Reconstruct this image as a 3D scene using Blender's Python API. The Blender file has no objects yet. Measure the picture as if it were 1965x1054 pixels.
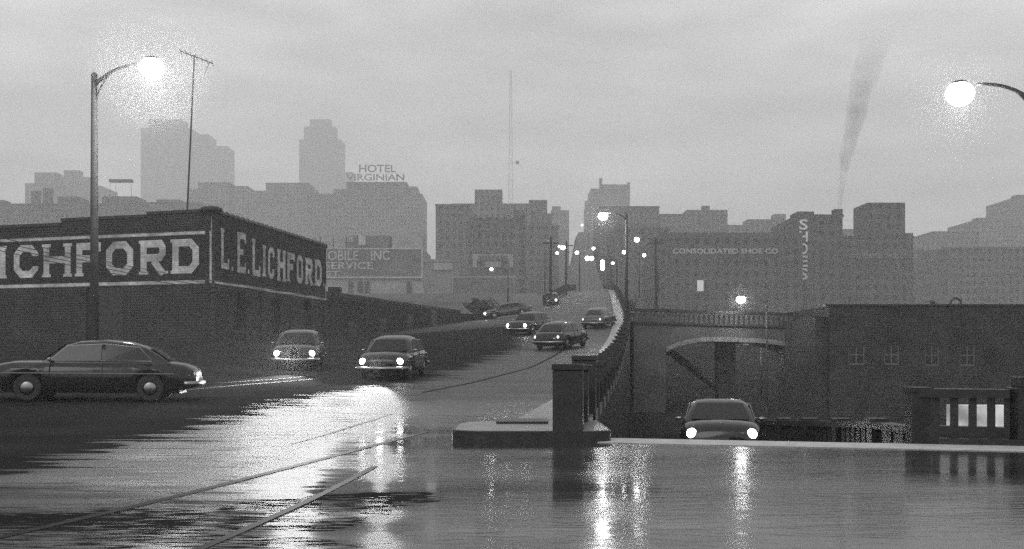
import bpy, bmesh, math, random
from mathutils import Vector, Matrix
random.seed(7)
R = math.radians
sc = bpy.context.scene
COL = sc.collection
F, CX, YH, HC = 2160.0, 982.5, 685.0, 1.32      # focal (px), centre, horizon row, camera height

def lerp(pts, v):
    if v <= pts[0][0]: return pts[0][1]
    for (a, x), (b, y) in zip(pts, pts[1:]):
        if v <= b: return x + (y-x)*(v-a)/(b-a)
    return pts[-1][1]
ZL = [(0,0),(20,0),(25,.06),(30,.28),(40,.8),(60,1.7),(71,2.3),(94,2.7),(130,5.6),(150,8),(200,12.6),(250,14),(300,14),(450,18),(900,42),(1500,72),(2500,110)]
ZR = [(0,0),(20,0),(28,.05),(40,.38),(50,.8),(60,1.48),(75,2.45),(100,4.5),(150,8.75),(200,13),(250,16.2),(300,23.5),(420,41),(600,68),(1000,109),(2500,130)]
ZB = [(17.3,0),(20,-.34),(27,-1.2),(57,-3.1),(100,-3.4),(150,-1),(200,5),(260,9),(300,11),(450,17),(900,42),(1500,72),(2500,110)]
XR = [(17.5,.87),(75,7.6),(100,10.3),(150,14.4),(200,18.3),(250,20.2),(300,22.6),(420,29.8),(600,41.5),(1000,66),(2500,150)]
XL = [(94,-14),(130,-1.6),(140,4.5),(200,10),(250,13.6),(300,15.6),(420,23.2),(600,34.5),(1000,58),(2500,140)]
def D(Y): return Y if Y < 160 else 300+(Y-160)*2.6      # the hill town stands well back
def smooth(t): t = max(0, min(1, t)); return t*t*(3-2*t)
def H(X, Y):
    if Y <= 17.3: return 0.0
    xr = lerp(XR, Y)
    if X > xr: return lerp(ZB, Y)
    xl = lerp(XL, Y) if Y > 94 else -14
    t = smooth((X-(xl-4))/(max(4, xr-xl)))
    if Y > 240: t = max(t, smooth((X-(xl-5))/5)) if Y > 260 else t+(max(t, smooth((X-(xl-5))/5))-t)*(Y-240)/20
    return lerp(ZL, Y)*(1-t)+lerp(ZR, Y)*t
def P(x, y, Y):                 # photo direction at a real distance
    return Vector(((x-CX)/F*Y, Y, HC+(YH-y)/F*Y))
def PX(x, Y): return (x-CX)/F*Y
def PZ(y, Y): return HC+(YH-y)/F*Y
def G(x, y):                    # where a sight line meets the ground
    Y = 5.0
    while Y < 900:
        p = P(x, y, Y)
        if p.z <= H(p.x, Y): return Vector((p.x, Y, H(p.x, Y)))
        Y += .05 + Y*.001
    return P(x, y, 900)

# ------------------------------------------------------------------ materials
def mat(name):
    m = bpy.data.materials.new(name); m.use_nodes = True
    nt = m.node_tree; return m, nt, nt.nodes, nt.links, nt.nodes['Principled BSDF']
def g3(v): return (v, v, v, 1)
def coords(N, L, scale=(1,1,1), kind='Object'):
    tc = N.new('ShaderNodeTexCoord'); mp = N.new('ShaderNodeMapping'); mp.inputs['Scale'].default_value = scale
    L.new(tc.outputs[kind], mp.inputs['Vector']); return mp.outputs['Vector']
def ramp(N, L, src, a, b, va, vb):
    r = N.new('ShaderNodeMapRange'); r.inputs[1].default_value = a; r.inputs[2].default_value = b
    r.inputs[3].default_value = va; r.inputs[4].default_value = vb; L.new(src, r.inputs[0]); return r.outputs[0]
def noise(N, L, vec, scale, detail=4):
    n = N.new('ShaderNodeTexNoise'); n.inputs['Scale'].default_value = scale; n.inputs['Detail'].default_value = detail
    L.new(vec, n.inputs['Vector']); return n.outputs[0]
def mth(N, L, op, a, b=None, c=None):
    n = N.new('ShaderNodeMath'); n.operation = op
    for i, v in enumerate((a, b, c)):
        if v is None: continue
        if isinstance(v, (int, float)): n.inputs[i].default_value = v
        else: L.new(v, n.inputs[i])
    return n.outputs[0]
def plain(name, v, rough=.6, var=.25, scale=1.5, metal=0, bump=.0, spec=.3):
    m, nt, N, L, B = mat(name)
    vec = coords(N, L)
    n = noise(N, L, vec, scale, 6)
    c = ramp(N, L, n, .3, .7, v*(1-var), v*(1+var))
    L.new(c, B.inputs['Base Color']); B.inputs['Specular IOR Level'].default_value=spec; B.inputs['Roughness'].default_value = rough; B.inputs['Metallic'].default_value = metal
    if bump:
        b = N.new('ShaderNodeBump'); b.inputs['Strength'].default_value = bump; b.inputs['Distance'].default_value = .02
        L.new(noise(N, L, vec, 14, 4), b.inputs['Height']); L.new(b.outputs[0], B.inputs['Normal'])
    return m
def brick(name, v, mortar, ang, row=.1, var=.35, rough=.7, scuff=0.0, paint=None):
    """brick courses along a wall direction; paint = value for a painted surface"""
    m, nt, N, L, B = mat(name)
    tc = N.new('ShaderNodeTexCoord'); sp = N.new('ShaderNodeSeparateXYZ'); L.new(tc.outputs['Object'], sp.inputs[0])
    u = mth(N, L, 'ADD', mth(N, L, 'MULTIPLY', sp.outputs[0], math.cos(ang)), mth(N, L, 'MULTIPLY', sp.outputs[1], math.sin(ang)))
    cb = N.new('ShaderNodeCombineXYZ'); L.new(u, cb.inputs[0]); L.new(sp.outputs[2], cb.inputs[1])
    bt = N.new('ShaderNodeTexBrick'); L.new(cb.outputs[0], bt.inputs['Vector'])
    bt.inputs['Scale'].default_value = 1; bt.inputs['Brick Width'].default_value = row*2.9; bt.inputs['Row Height'].default_value = row
    bt.inputs['Mortar Size'].default_value = row*.11; bt.inputs['Mortar Smooth'].default_value = .3
    bt.inputs['Color1'].default_value = g3(v*(1-var)); bt.inputs['Color2'].default_value = g3(v*(1+var)); bt.inputs['Mortar'].default_value = g3(mortar)
    n1 = noise(N, L, cb.outputs[0], .55, 6)
    k = ramp(N, L, n1, .3, .72, .55, 1.5)
    mx = N.new('ShaderNodeMix'); mx.data_type = 'RGBA'; mx.blend_type = 'MULTIPLY'; mx.inputs[0].default_value = 1
    L.new(bt.outputs['Color'], mx.inputs[6]); L.new(k, mx.inputs[7])
    out = mx.outputs[2]
    if scuff:                                   # paint worn off in blotches
        n2 = noise(N, L, cb.outputs[0], 3.2, 8)
        f = ramp(N, L, n2, .5-.12, .5+.16, 1, 1-scuff)
        m2 = N.new('ShaderNodeMix'); m2.data_type = 'RGBA'; L.new(f, m2.inputs[0])
        m2.inputs[6].default_value = g3(.045); L.new(out, m2.inputs[7]); out = m2.outputs[2]
    L.new(out, B.inputs['Base Color']); B.inputs['Roughness'].default_value = rough; B.inputs['Specular IOR Level'].default_value=.15
    b = N.new('ShaderNodeBump'); b.inputs['Strength'].default_value = .5; b.inputs['Distance'].default_value = .01
    L.new(bt.outputs['Fac'], b.inputs['Height']); b.invert = True; L.new(b.outputs[0], B.inputs['Normal'])
    return m
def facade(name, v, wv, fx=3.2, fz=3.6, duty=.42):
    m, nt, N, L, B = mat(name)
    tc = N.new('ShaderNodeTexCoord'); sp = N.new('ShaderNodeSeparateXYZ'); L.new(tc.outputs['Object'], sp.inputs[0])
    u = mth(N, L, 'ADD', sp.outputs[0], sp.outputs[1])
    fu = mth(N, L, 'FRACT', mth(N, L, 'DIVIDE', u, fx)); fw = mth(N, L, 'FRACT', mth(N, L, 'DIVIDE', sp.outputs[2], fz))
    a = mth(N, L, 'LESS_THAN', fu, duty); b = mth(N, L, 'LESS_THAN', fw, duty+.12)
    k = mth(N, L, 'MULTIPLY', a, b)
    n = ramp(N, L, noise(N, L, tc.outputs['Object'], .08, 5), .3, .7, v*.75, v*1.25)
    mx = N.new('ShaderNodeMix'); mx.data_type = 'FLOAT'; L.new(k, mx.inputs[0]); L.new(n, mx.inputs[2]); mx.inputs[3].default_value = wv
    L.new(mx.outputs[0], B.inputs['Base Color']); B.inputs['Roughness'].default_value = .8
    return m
def glow(name, s, v=1.0):
    m, nt, N, L, B = mat(name)
    B.inputs['Base Color'].default_value = g3(.6); B.inputs['Emission Color'].default_value = g3(v); B.inputs['Emission Strength'].default_value = s
    return m

def wet(name, dark=.02):
    """wet asphalt: a water film of uneven depth over aggregate"""
    m, nt, N, L, B = mat(name)
    tc = N.new('ShaderNodeTexCoord'); pos = tc.outputs['Object']
    sp = N.new('ShaderNodeSeparateXYZ'); L.new(pos, sp.inputs[0])
    mp = N.new('ShaderNodeMapping'); mp.inputs['Scale'].default_value = (.35, .9, 1); L.new(pos, mp.inputs['Vector'])
    film = noise(N, L, mp.outputs[0], .55, 5)                    # broad film depth
    mp2 = N.new('ShaderNodeMapping'); mp2.inputs['Scale'].default_value = (.5, 2.6, 1); L.new(pos, mp2.inputs['Vector'])
    streak = noise(N, L, mp2.outputs[0], 1.1, 7)
    # how coarse the surface is: the traffic lanes to the left are coarser than the flooded side by the kerb
    lane = ramp(N, L, mth(N, L, 'ADD', sp.outputs[0], mth(N, L, 'MULTIPLY', mth(N, L, 'SUBTRACT', streak, .5), 3.0)), -3.0, -1.9, 1, 0)
    far = ramp(N, L, sp.outputs[1], 20, 34, 0, 1)
    coarse = mth(N, L, 'MAXIMUM', mth(N, L, 'MULTIPLY', lane, ramp(N, L, streak, .36, .6, .35, 1)), mth(N, L, 'MULTIPLY', far, .75))
    rough = mth(N, L, 'ADD', ramp(N, L, film, .35, .65, .05, .20), mth(N, L, 'MULTIPLY', coarse, .6))
    rough = mth(N, L, 'MAXIMUM', rough, ramp(N, L, sp.outputs[1], 200, 300, 0, .5))
    L.new(rough, B.inputs['Roughness'])
    big = noise(N, L, mp.outputs[0], .9, 6)
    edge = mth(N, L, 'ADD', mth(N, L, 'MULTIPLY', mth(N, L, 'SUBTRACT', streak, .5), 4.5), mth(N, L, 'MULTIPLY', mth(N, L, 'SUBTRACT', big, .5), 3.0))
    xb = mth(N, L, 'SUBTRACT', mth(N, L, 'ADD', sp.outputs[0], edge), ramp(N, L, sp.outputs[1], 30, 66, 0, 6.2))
    crown = ramp(N, L, xb, -5.9, -4.4, 0, 1)  # gloss cut on the left, in place of the warehouse's dark reflection
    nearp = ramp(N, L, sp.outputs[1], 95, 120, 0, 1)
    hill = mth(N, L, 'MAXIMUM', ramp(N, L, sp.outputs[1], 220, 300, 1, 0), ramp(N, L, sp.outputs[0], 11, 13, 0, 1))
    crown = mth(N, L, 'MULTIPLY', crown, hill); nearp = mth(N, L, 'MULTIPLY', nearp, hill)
    # gloss removed to draw the glare's dark near end and dark gaps across it
    glare_end = mth(N, L, 'MAXIMUM', ramp(N, L, mth(N, L, 'ADD', sp.outputs[1], mth(N, L, 'MULTIPLY', mth(N, L, 'SUBTRACT', big, .5), 9.0)), 9.8, 12.6, 0, 1),
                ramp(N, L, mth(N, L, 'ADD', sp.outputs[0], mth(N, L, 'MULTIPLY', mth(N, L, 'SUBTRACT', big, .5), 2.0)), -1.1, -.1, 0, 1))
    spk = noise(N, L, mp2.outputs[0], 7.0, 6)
    glare_end = mth(N, L, 'MAXIMUM', glare_end, ramp(N, L, mth(N, L, 'ADD', spk, mth(N, L, 'MULTIPLY', mth(N, L, 'SUBTRACT', film, .5), .8)), .5, .66, 0, .55))
    glare_gaps = mth(N, L, 'MAXIMUM', ramp(N, L, streak, .38, .5, .1, 1), ramp(N, L, lane, .2, .6, 1, 0))
    crown = mth(N, L, 'MULTIPLY', crown, mth(N, L, 'MULTIPLY', glare_end, glare_gaps))
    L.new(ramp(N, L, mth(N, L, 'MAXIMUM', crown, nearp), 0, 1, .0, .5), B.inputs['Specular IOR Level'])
    agg = noise(N, L, pos, 38, 3)
    c = mth(N, L, 'MULTIPLY', ramp(N, L, agg, .3, .7, dark*.6, dark*1.5), ramp(N, L, film, .3, .7, .8, 1.3))
    L.new(c, B.inputs['Base Color']); B.inputs['IOR'].default_value = 1.38
    mp3 = N.new('ShaderNodeMapping'); mp3.inputs['Scale'].default_value = (.8, 2.2, 1); L.new(pos, mp3.inputs['Vector'])
    rip = noise(N, L, mp3.outputs[0], 3.0, 5); rip.node.inputs['Distortion'].default_value = 1.2
    hgt = mth(N, L, 'ADD', mth(N, L, 'MULTIPLY', mth(N, L, 'MULTIPLY', rip, ramp(N, L, film, .35, .65, .2, 1.5)), .0040), mth(N, L, 'MULTIPLY', mth(N, L, 'MULTIPLY', agg, coarse), .0035))
    b = N.new('ShaderNodeBump'); b.inputs['Strength'].default_value = 1; b.inputs['Distance'].default_value = 1.0
    L.new(hgt, b.inputs['Height']); L.new(b.outputs[0], B.inputs['Normal'])
    return m

M = {}
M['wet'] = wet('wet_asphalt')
M['lower'] = plain('dark_lower_ground', .02, .7, .4, .3, spec=.0)
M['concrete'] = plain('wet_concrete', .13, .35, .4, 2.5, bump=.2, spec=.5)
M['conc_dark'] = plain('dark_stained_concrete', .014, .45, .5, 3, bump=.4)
M['gutter'] = plain('pale_gutter_concrete', .34, .7, .2, 4, bump=.2)
M['paint'] = plain('worn_paint_and_trails', .016, .75, .8, 9, spec=.02)
M['steel'] = plain('painted_steel', .05, .65, .2, 3, spec=.15)
M['steel_dark'] = plain('dark_steel', .035, .45, .2, 3)
M['black'] = plain('black_paint', .012, .25, .2, 2)
M['rubber'] = plain('rubber', .015, .6, .1, 3)
M['chrome'] = plain('chrome', .22, .28, .05, 2, metal=1)
M['glass'] = plain('dark_glass', .006, .12, .1, 2)
M['door'] = plain('dark_door', .018, .5, .3, 2)
M['wood'] = plain('weathered_wood', .03, .7, .3, 2)
M['car_black'] = plain('black_car_paint', .012, .12, .1, 1)
M['car_grey'] = plain('grey_car_paint', .05, .15, .1, 1)
M['car_pale'] = plain('pale_car_paint', .28, .18, .1, 1)
M['lamp'] = glow('street_lamp_light', 160)
M['lamp_far'] = glow('far_lamp_light', 45)
M['signal'] = glow('signal_light', 14)
M['head'] = glow('headlight_glow', 50)
M['tail'] = glow('taillight_glow', 2.2, .6)
M['litwin'] = glow('lit_window', .16)
M['paleletters'] = plain('pale_painted_letters', .36, .7, .3, 1.2)
M['darkletters'] = plain('dark_sign_letters', .03, .7, .2, 1)
M['foliage'] = plain('foliage', .05, .7, .4, 2)

M['palewall']=plain('pale_render',.24,.8,.2,.2); M['dullwall']=plain('dull_painted_wall',.10,.8,.3,.2); M['midwall']=plain('mid_grey_wall',.16,.8,.3,.15)
M['whiteletters']=plain('white_painted_letters',.6,.7,.2,1)

# ------------------------------------------------------------------ mesh helpers
def link(name, bm, m, parent=None, smooth_=False):
    me = bpy.data.meshes.new(name); bmesh.ops.recalc_face_normals(bm, faces=bm.faces); bm.to_mesh(me); bm.free()
    if smooth_:
        for p in me.polygons: p.use_smooth = True
    me.materials.append(m); o = bpy.data.objects.new(name, me); COL.objects.link(o)
    if parent: o.parent = parent
    return o
def tag(o, label=None, cat=None, group=None, kind=None):
    if label: o['label'] = label
    if cat: o['category'] = cat
    if group: o['group'] = group
    if kind: o['kind'] = kind
    return o
def empty(name, loc, rz=0, **k):
    o = bpy.data.objects.new(name, None); COL.objects.link(o); o.location = loc; o.rotation_euler = (0,0,rz)
    o.empty_display_size = .2; return tag(o, **k)
def box(bm, x0, x1, y0, y1, z0, z1, mtx=None):
    vs = [bm.verts.new((x,y,z)) for z in (z0,z1) for x,y in ((x0,y0),(x1,y0),(x1,y1),(x0,y1))]
    if mtx is not None:
        for v in vs: v.co = mtx @ v.co
    for f in ((3,2,1,0),(4,5,6,7),(0,1,5,4),(1,2,6,5),(2,3,7,6),(3,0,4,7)): bm.faces.new([vs[i] for i in f])
    return vs
def prism(bm, pts, z0, z1):      # pts = [(x,y)...]; z1 may be a list
    n = len(pts); zt = z1 if isinstance(z1, (list,tuple)) else [z1]*n; zb = z0 if isinstance(z0, (list,tuple)) else [z0]*n
    a = [bm.verts.new((p[0],p[1],zb[i])) for i,p in enumerate(pts)]; b = [bm.verts.new((p[0],p[1],zt[i])) for i,p in enumerate(pts)]
    bm.faces.new(a[::-1]); bm.faces.new(b)
    for i in range(n): j=(i+1)%n; bm.faces.new((a[i],a[j],b[j],b[i]))
def tube(bm, path, rad, seg=8, caps=True):
    path = [Vector(p) for p in path]; rads = rad if isinstance(rad,(list,tuple)) else [rad]*len(path)
    rings = []; up = Vector((0,0,1)); prev = None
    for i,p in enumerate(path):
        d = (path[min(i+1,len(path)-1)]-path[max(i-1,0)]).normalized()
        if prev is None:
            a = d.cross(up if abs(d.z)<.9 else Vector((1,0,0))).normalized()
        else: a = (prev - d*prev.dot(d)).normalized()
        prev = a; b = d.cross(a)
        rings.append([bm.verts.new(p+(a*math.cos(2*math.pi*k/seg)+b*math.sin(2*math.pi*k/seg))*rads[i]) for k in range(seg)])
    for r,s in zip(rings,rings[1:]):
        for k in range(seg): bm.faces.new((r[k],r[(k+1)%seg],s[(k+1)%seg],s[k]))
    if caps: bm.faces.new(rings[0][::-1]); bm.faces.new(rings[-1])
def ellipsoid(bm, c, r, u=16, v=10):
    mtx = Matrix.Translation(c) @ Matrix.Diagonal((r[0],r[1],r[2],1))
    bmesh.ops.create_uvsphere(bm, u_segments=u, v_segments=v, radius=1, matrix=mtx)
def lathe(bm, prof, c=(0,0,0), seg=20):
    rings = [[bm.verts.new((c[0]+r*math.cos(2*math.pi*k/seg), c[1]+r*math.sin(2*math.pi*k/seg), c[2]+z)) for k in range(seg)] for r,z in prof]
    for a,b in zip(rings,rings[1:]):
        for k in range(seg): bm.faces.new((a[k],a[(k+1)%seg],b[(k+1)%seg],b[k]))
    bm.faces.new(rings[0][::-1]); bm.faces.new(rings[-1])

# ------------------------------------------------------------------ lettering
def text_mesh(body, w, h, depth=.02):
    """built-in block lettering fitted to a w x h rectangle in XZ, facing -Y, origin at lower left"""
    cu = bpy.data.curves.new('lettering', 'FONT'); cu.body = body; cu.extrude = depth/2; cu.resolution_u = 3
    cu.offset = .018
    ob = bpy.data.objects.new('lettering', cu); COL.objects.link(ob)
    dg = bpy.context.evaluated_depsgraph_get(); me = bpy.data.meshes.new_from_object(ob.evaluated_get(dg))
    bpy.data.objects.remove(ob); bpy.data.curves.remove(cu)
    xs = [v.co.x for v in me.vertices]; ys = [v.co.y for v in me.vertices]
    x0,x1,y0,y1 = min(xs),max(xs),min(ys),max(ys)
    for v in me.vertices:
        x,y,z = v.co; v.co = ((x-x0)/(x1-x0)*w, -z, (y-y0)/(y1-y0)*h)
    return me
def text(body, loc, w, h, m, parent=None, rz=0, depth=.02, ry=0, name='lettering'):
    me = text_mesh(body, w, h, depth); me.materials.append(m)
    o = bpy.data.objects.new(name, me); COL.objects.link(o); o.location = loc; o.rotation_euler = (0, ry, rz)
    if parent: o.parent = parent
    return o
def glyph(ch, w, h, s):
    a = s/2; l, r, t, b = a, w-a, h-a, a; q = min(w,h)*.2; mid = h*.52; S = []      # strokes; serif boxes
    sf = s*.26; th = h*.09
    def serif(x, z): S.append(('box', x-a-sf, x+a+sf, z, z+th))
    if ch == 'I': S.append([(w/2,0),(w/2,h)]); serif(w/2,0); serif(w/2,h-th)
    elif ch == 'L': S.append([(l,h),(l,b),(w,b)]); serif(l,h-th); S.append(('box', r-a*.2, r+a, b, b+h*.2))
    elif ch == 'E': S += [[(w,t),(l,t),(l,b),(w,b)], [(l+a,mid),(w*.72,mid)]]; S.append(('box', r, r+a, b, b+h*.17)); S.append(('box', r, r+a, t-h*.17, t))
    elif ch == 'F': S += [[(w,t),(l,t),(l,0)], [(l+a,mid),(w*.75,mid)]]; serif(l,0); S.append(('box', r, r+a, t-h*.17, t))
    elif ch == 'H': S += [[(l,0),(l,h)], [(r,0),(r,h)], [(l+a,mid),(r-a,mid)]]; [serif(x,z) for x in (l,r) for z in (0,h-th)]
    elif ch == 'C': S.append([(r,t-h*.24),(r,t-q),(r-q,t),(l+q,t),(l,t-q),(l,b+q),(l+q,b),(r-q,b),(r,b+q),(r,b+h*.24)])
    elif ch == 'O': S.append([(l+q,b),(l,b+q),(l,t-q),(l+q,t),(r-q,t),(r,t-q),(r,b+q),(r-q,b),(l+q,b)])
    elif ch == 'D': S += [[(l,0),(l,h)], [(l+a,t),(r-q,t),(r,t-q),(r,b+q),(r-q,b),(l+a,b)]]; S.append(('box', l-a-sf, l-a, 0, th)); S.append(('box', l-a-sf, l-a, h-th, h))
    elif ch == 'R': S += [[(l,0),(l,h)], [(l+a,t),(r-q*.6,t),(r-a*.3,t-q*.6),(r-a*.3,mid+q*.5),(r-q*.7,mid-a*.3),(l+a,mid-a*.3)], [(w*.5,mid-a*1.1),(r,0)]]; serif(l,0); serif(r,0); S.append(('box', l-a-sf, l-a, h-th, h))
    elif ch == '.': S.append(('box', 0, w, 0, w))
    return S
def add_glyph(bm, ch, w, h, s, fn, n0=0):
    """fn(u, v, layer) -> 3D; every stroke lies 2 mm over the one before"""
    k = n0
    for st in glyph(ch, w, h, s):
        k += 1
        if st[0] == 'box':
            _, x0,x1,z0,z1 = st; bm.faces.new([bm.verts.new(fn(x,z,k)) for x,z in ((x0,z0),(x1,z0),(x1,z1),(x0,z1))]); continue
        closed = st[0] == st[-1] and len(st) > 2
        pts = [Vector(p) for p in (st[:-1] if closed else st)]; n = len(pts); L_, R_ = [], []
        for i,p in enumerate(pts):
            d1 = (p-pts[i-1]).normalized() if (i or closed) else (pts[1]-p).normalized()
            d2 = (pts[(i+1)%n]-p).normalized() if (i < n-1 or closed) else d1
            n1 = Vector((-d1.y,d1.x)); n2 = Vector((-d2.y,d2.x)); m_ = (n1+n2).normalized(); k_ = s/2/max(.3,m_.dot(n1))
            L_.append(p+m_*k_); R_.append(p-m_*k_)
        lv = [bm.verts.new(fn(p.x,p.y,k)) for p in L_]; rv = [bm.verts.new(fn(p.x,p.y,k)) for p in R_]
        for i in range(n if closed else n-1):
            j = (i+1)%n; bm.faces.new((lv[i],rv[i],rv[j],lv[j]))

# ------------------------------------------------------------------ ground
def ystops(a, b, n0=1.0, grow=1.035):
    ys, y, s = [a], a, n0
    while y < b: y += s; s *= grow; ys.append(min(y,b))
    return ys
def grid(name, rows, m):
    bm = bmesh.new(); prev = None
    for row in rows:
        cur = [bm.verts.new(v) for v in row]
        if prev: [bm.faces.new((prev[i],prev[i+1],cur[i+1],cur[i])) for i in range(len(cur)-1)]
        prev = cur
    o = link(name, bm, m, smooth_=True)
    for v in o.data.polygons:
        pass
    return tag(o, kind='structure')
ys = ystops(17.3, 2400, .8)
def roadrow(Y):
    xr = lerp(XR,Y); cols = [-900,-500,-250,-120,-60,-40,-30,-24,-20,-17,-14,-12,-10,-8,-6,-4.5,-3,-1.8,-.8,-.2]
    xl = -14 if Y<94 else lerp(XL,Y); out=[]
    for c in cols:
        X = xr+ c if c<-20 else xr + c
        out.append((X, Y, H(min(X,xr-1e-4),Y)))
    out.append((xr, Y, H(xr-1e-4,Y))); return out
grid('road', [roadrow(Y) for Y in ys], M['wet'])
# near crossing, level, all the way across
bm = bmesh.new(); box(bm, -120, 120, -25, 17.3, -.3, 0)
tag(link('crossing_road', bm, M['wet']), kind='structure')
grid('lower_street', [[(lerp(XR,Y)+c, Y, lerp(ZB,Y)) for c in (0,.5,3,8,20,50,120,300,800)] for Y in ys], M['lower'])

# retaining side wall of the viaduct (a step between the road and the lower street)
bm = bmesh.new(); prev=None
for Y in [y for y in ys if y < 1500]:
    x = lerp(XR,Y)+.2; a = [bm.verts.new(v) for v in ((x,Y,lerp(ZB,Y)-.5),(x,Y,lerp(ZR,Y)-.02),(x-.35,Y,lerp(ZR,Y)-.02),(x-.35,Y,lerp(ZB,Y)-.5))]
    if prev:
        for i in range(4): bm.faces.new((prev[i],prev[(i+1)%4],a[(i+1)%4],a[i]))
    prev=a
tag(link('viaduct_side_wall', bm, M['conc_dark']), 'dark stained concrete side wall carrying the rising viaduct road', 'wall')

# pavement along the viaduct, starting in a rounded island
def strip(bm, pts_l, pts_r, h, top=None):
    n=len(pts_l); T=[]
    for (xl,yl),(xr,yr) in zip(pts_l,pts_r):
        T.append([bm.verts.new((xl,yl,H(xl,yl)-.05)),bm.verts.new((xl,yl,H(xl,yl)+h)),bm.verts.new((xr,yr,H(xl,yl)+h)),bm.verts.new((xr,yr,H(xl,yl)-.05))])
    for a,b in zip(T,T[1:]):
        for i in range(4): bm.faces.new((a[i],a[(i+1)%4],b[(i+1)%4],b[i]))
    bm.faces.new(T[0]); bm.faces.new(T[-1][::-1])
bm = bmesh.new()
pl = []; pr = []
for Y in [20.4]+[y for y in ys if 21 < y < 255]:
    pl.append((lerp(XR,Y)-1.15,Y)); pr.append((lerp(XR,Y)+.18,Y))
strip(bm, pl, pr, .18)
tag(link('pavement', bm, M['concrete']), kind='structure')
bm = bmesh.new()
isl = []
x0,x1,y0,y1 = -.95,1.55,17.35,20.35
for cx_,cy_,r,a0,a1 in ((x0+.45,y0+.45,.45,180,270),(x1-.3,y0+.3,.3,270,360),(x1-.1,y1-.1,.1,0,90),(x0+1.2,y1-1.2,1.2,90,180)):
    for k in range(7):
        a=R(a0+(a1-a0)*k/6); isl.append((cx_+r*math.cos(a),cy_+r*math.sin(a)))
prism(bm, isl, -.02, .17)
bmesh.ops.bevel(bm, geom=[e for e in bm.edges if all(v.co.z>.1 for v in e.verts)], offset=.025, segments=2, affect='EDGES')
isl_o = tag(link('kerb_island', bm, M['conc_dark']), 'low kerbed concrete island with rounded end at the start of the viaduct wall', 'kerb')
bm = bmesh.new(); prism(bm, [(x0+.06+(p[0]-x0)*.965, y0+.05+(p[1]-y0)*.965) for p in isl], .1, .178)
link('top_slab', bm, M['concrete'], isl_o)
bm = bmesh.new(); box(bm, -.27, .62, 19.2, 20.2, .178, .215)
tag(link('step_slab', bm, M['conc_dark']), 'thin dark slab lying on the kerbed island beside the first pier', 'slab')

# pale gutter strip on the far side of the crossing
bm = bmesh.new()
a0 = G(1128,850); b0 = G(1965,868)
d = (b0-a0); d.z=0; e = d.normalized(); nrm = Vector((-e.y,e.x,0))
pA = a0 + e*.15 ; pB = b0+e*14
q = [pA-nrm*.0, pB-nrm*.0, pB+nrm*.95, pA+nrm*.95]
prism(bm, [(v.x,v.y) for v in q], .001, .012)
tag(link('gutter_strip', bm, M['gutter']), kind='structure')
bm = bmesh.new()
q = [pA+e*5+nrm*.95, pB+nrm*.95, pB+nrm*1.15, pA+e*5+nrm*1.15]
prism(bm, [(v.x,v.y) for v in q], -.05, .10)
tag(link('kerb', bm, M['conc_dark']), kind='structure')

# painted lines, two standing in for headlight trails (thin sheets on the asphalt)
def line(name, px, w, m=M['paint'], dz=.004, fromxy=False):
    pts = [G(*p) for p in px]
    # resample
    out=[pts[0]]
    for a,b in zip(pts,pts[1:]):
        n=max(1,int((b-a).length/.7))
        for k in range(1,n+1):
            out.append(a.lerp(b,k/n))
    # smooth
    for _ in range(6):
        out=[out[0]]+[(out[i-1]+out[i]*2+out[i+1])/4 for i in range(1,len(out)-1)]+[out[-1]]
    bm=bmesh.new(); prev=None
    for i,p in enumerate(out):
        t=(out[min(i+1,len(out)-1)]-out[max(i-1,0)]); t.z=0; t.normalize(); n=Vector((-t.y,t.x,0))
        c=[]
        for s in (-1,1):
            v=p+n*s*w/2; c.append(bm.verts.new((v.x,v.y,H(v.x,v.y)+dz+ (.006 if v.y>25 else 0)+ (.02 if v.y>60 else 0))))
        if prev: bm.faces.new((prev[0],prev[1],c[1],c[0]))
        prev=c
    return tag(link(name,bm,m), kind='structure')
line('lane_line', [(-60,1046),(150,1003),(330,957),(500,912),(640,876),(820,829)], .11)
line('lane_line', [(380,1056),(500,1010),(620,950),(720,895)], .08)
line('lane_line', [(560,852),(640,830),(745,797)], .08)
line('road_seam', [(540,788),(700,794),(850,799),(940,800)], .05)
line('lane_line', [(811,754),(922,731),(1027,702),(1066,682),(1110,655)], .13)
line('trail_line', [(-10,782),(180,768),(400,745),(600,729),(760,705),(880,672),(960,642),(1030,620)], .16)  # this and the next strip draw headlight trails as road paint
line('trail_line', [(-10,771),(180,757),(330,742),(560,727),(760,695),(850,668),(950,638)], .12)

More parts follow.
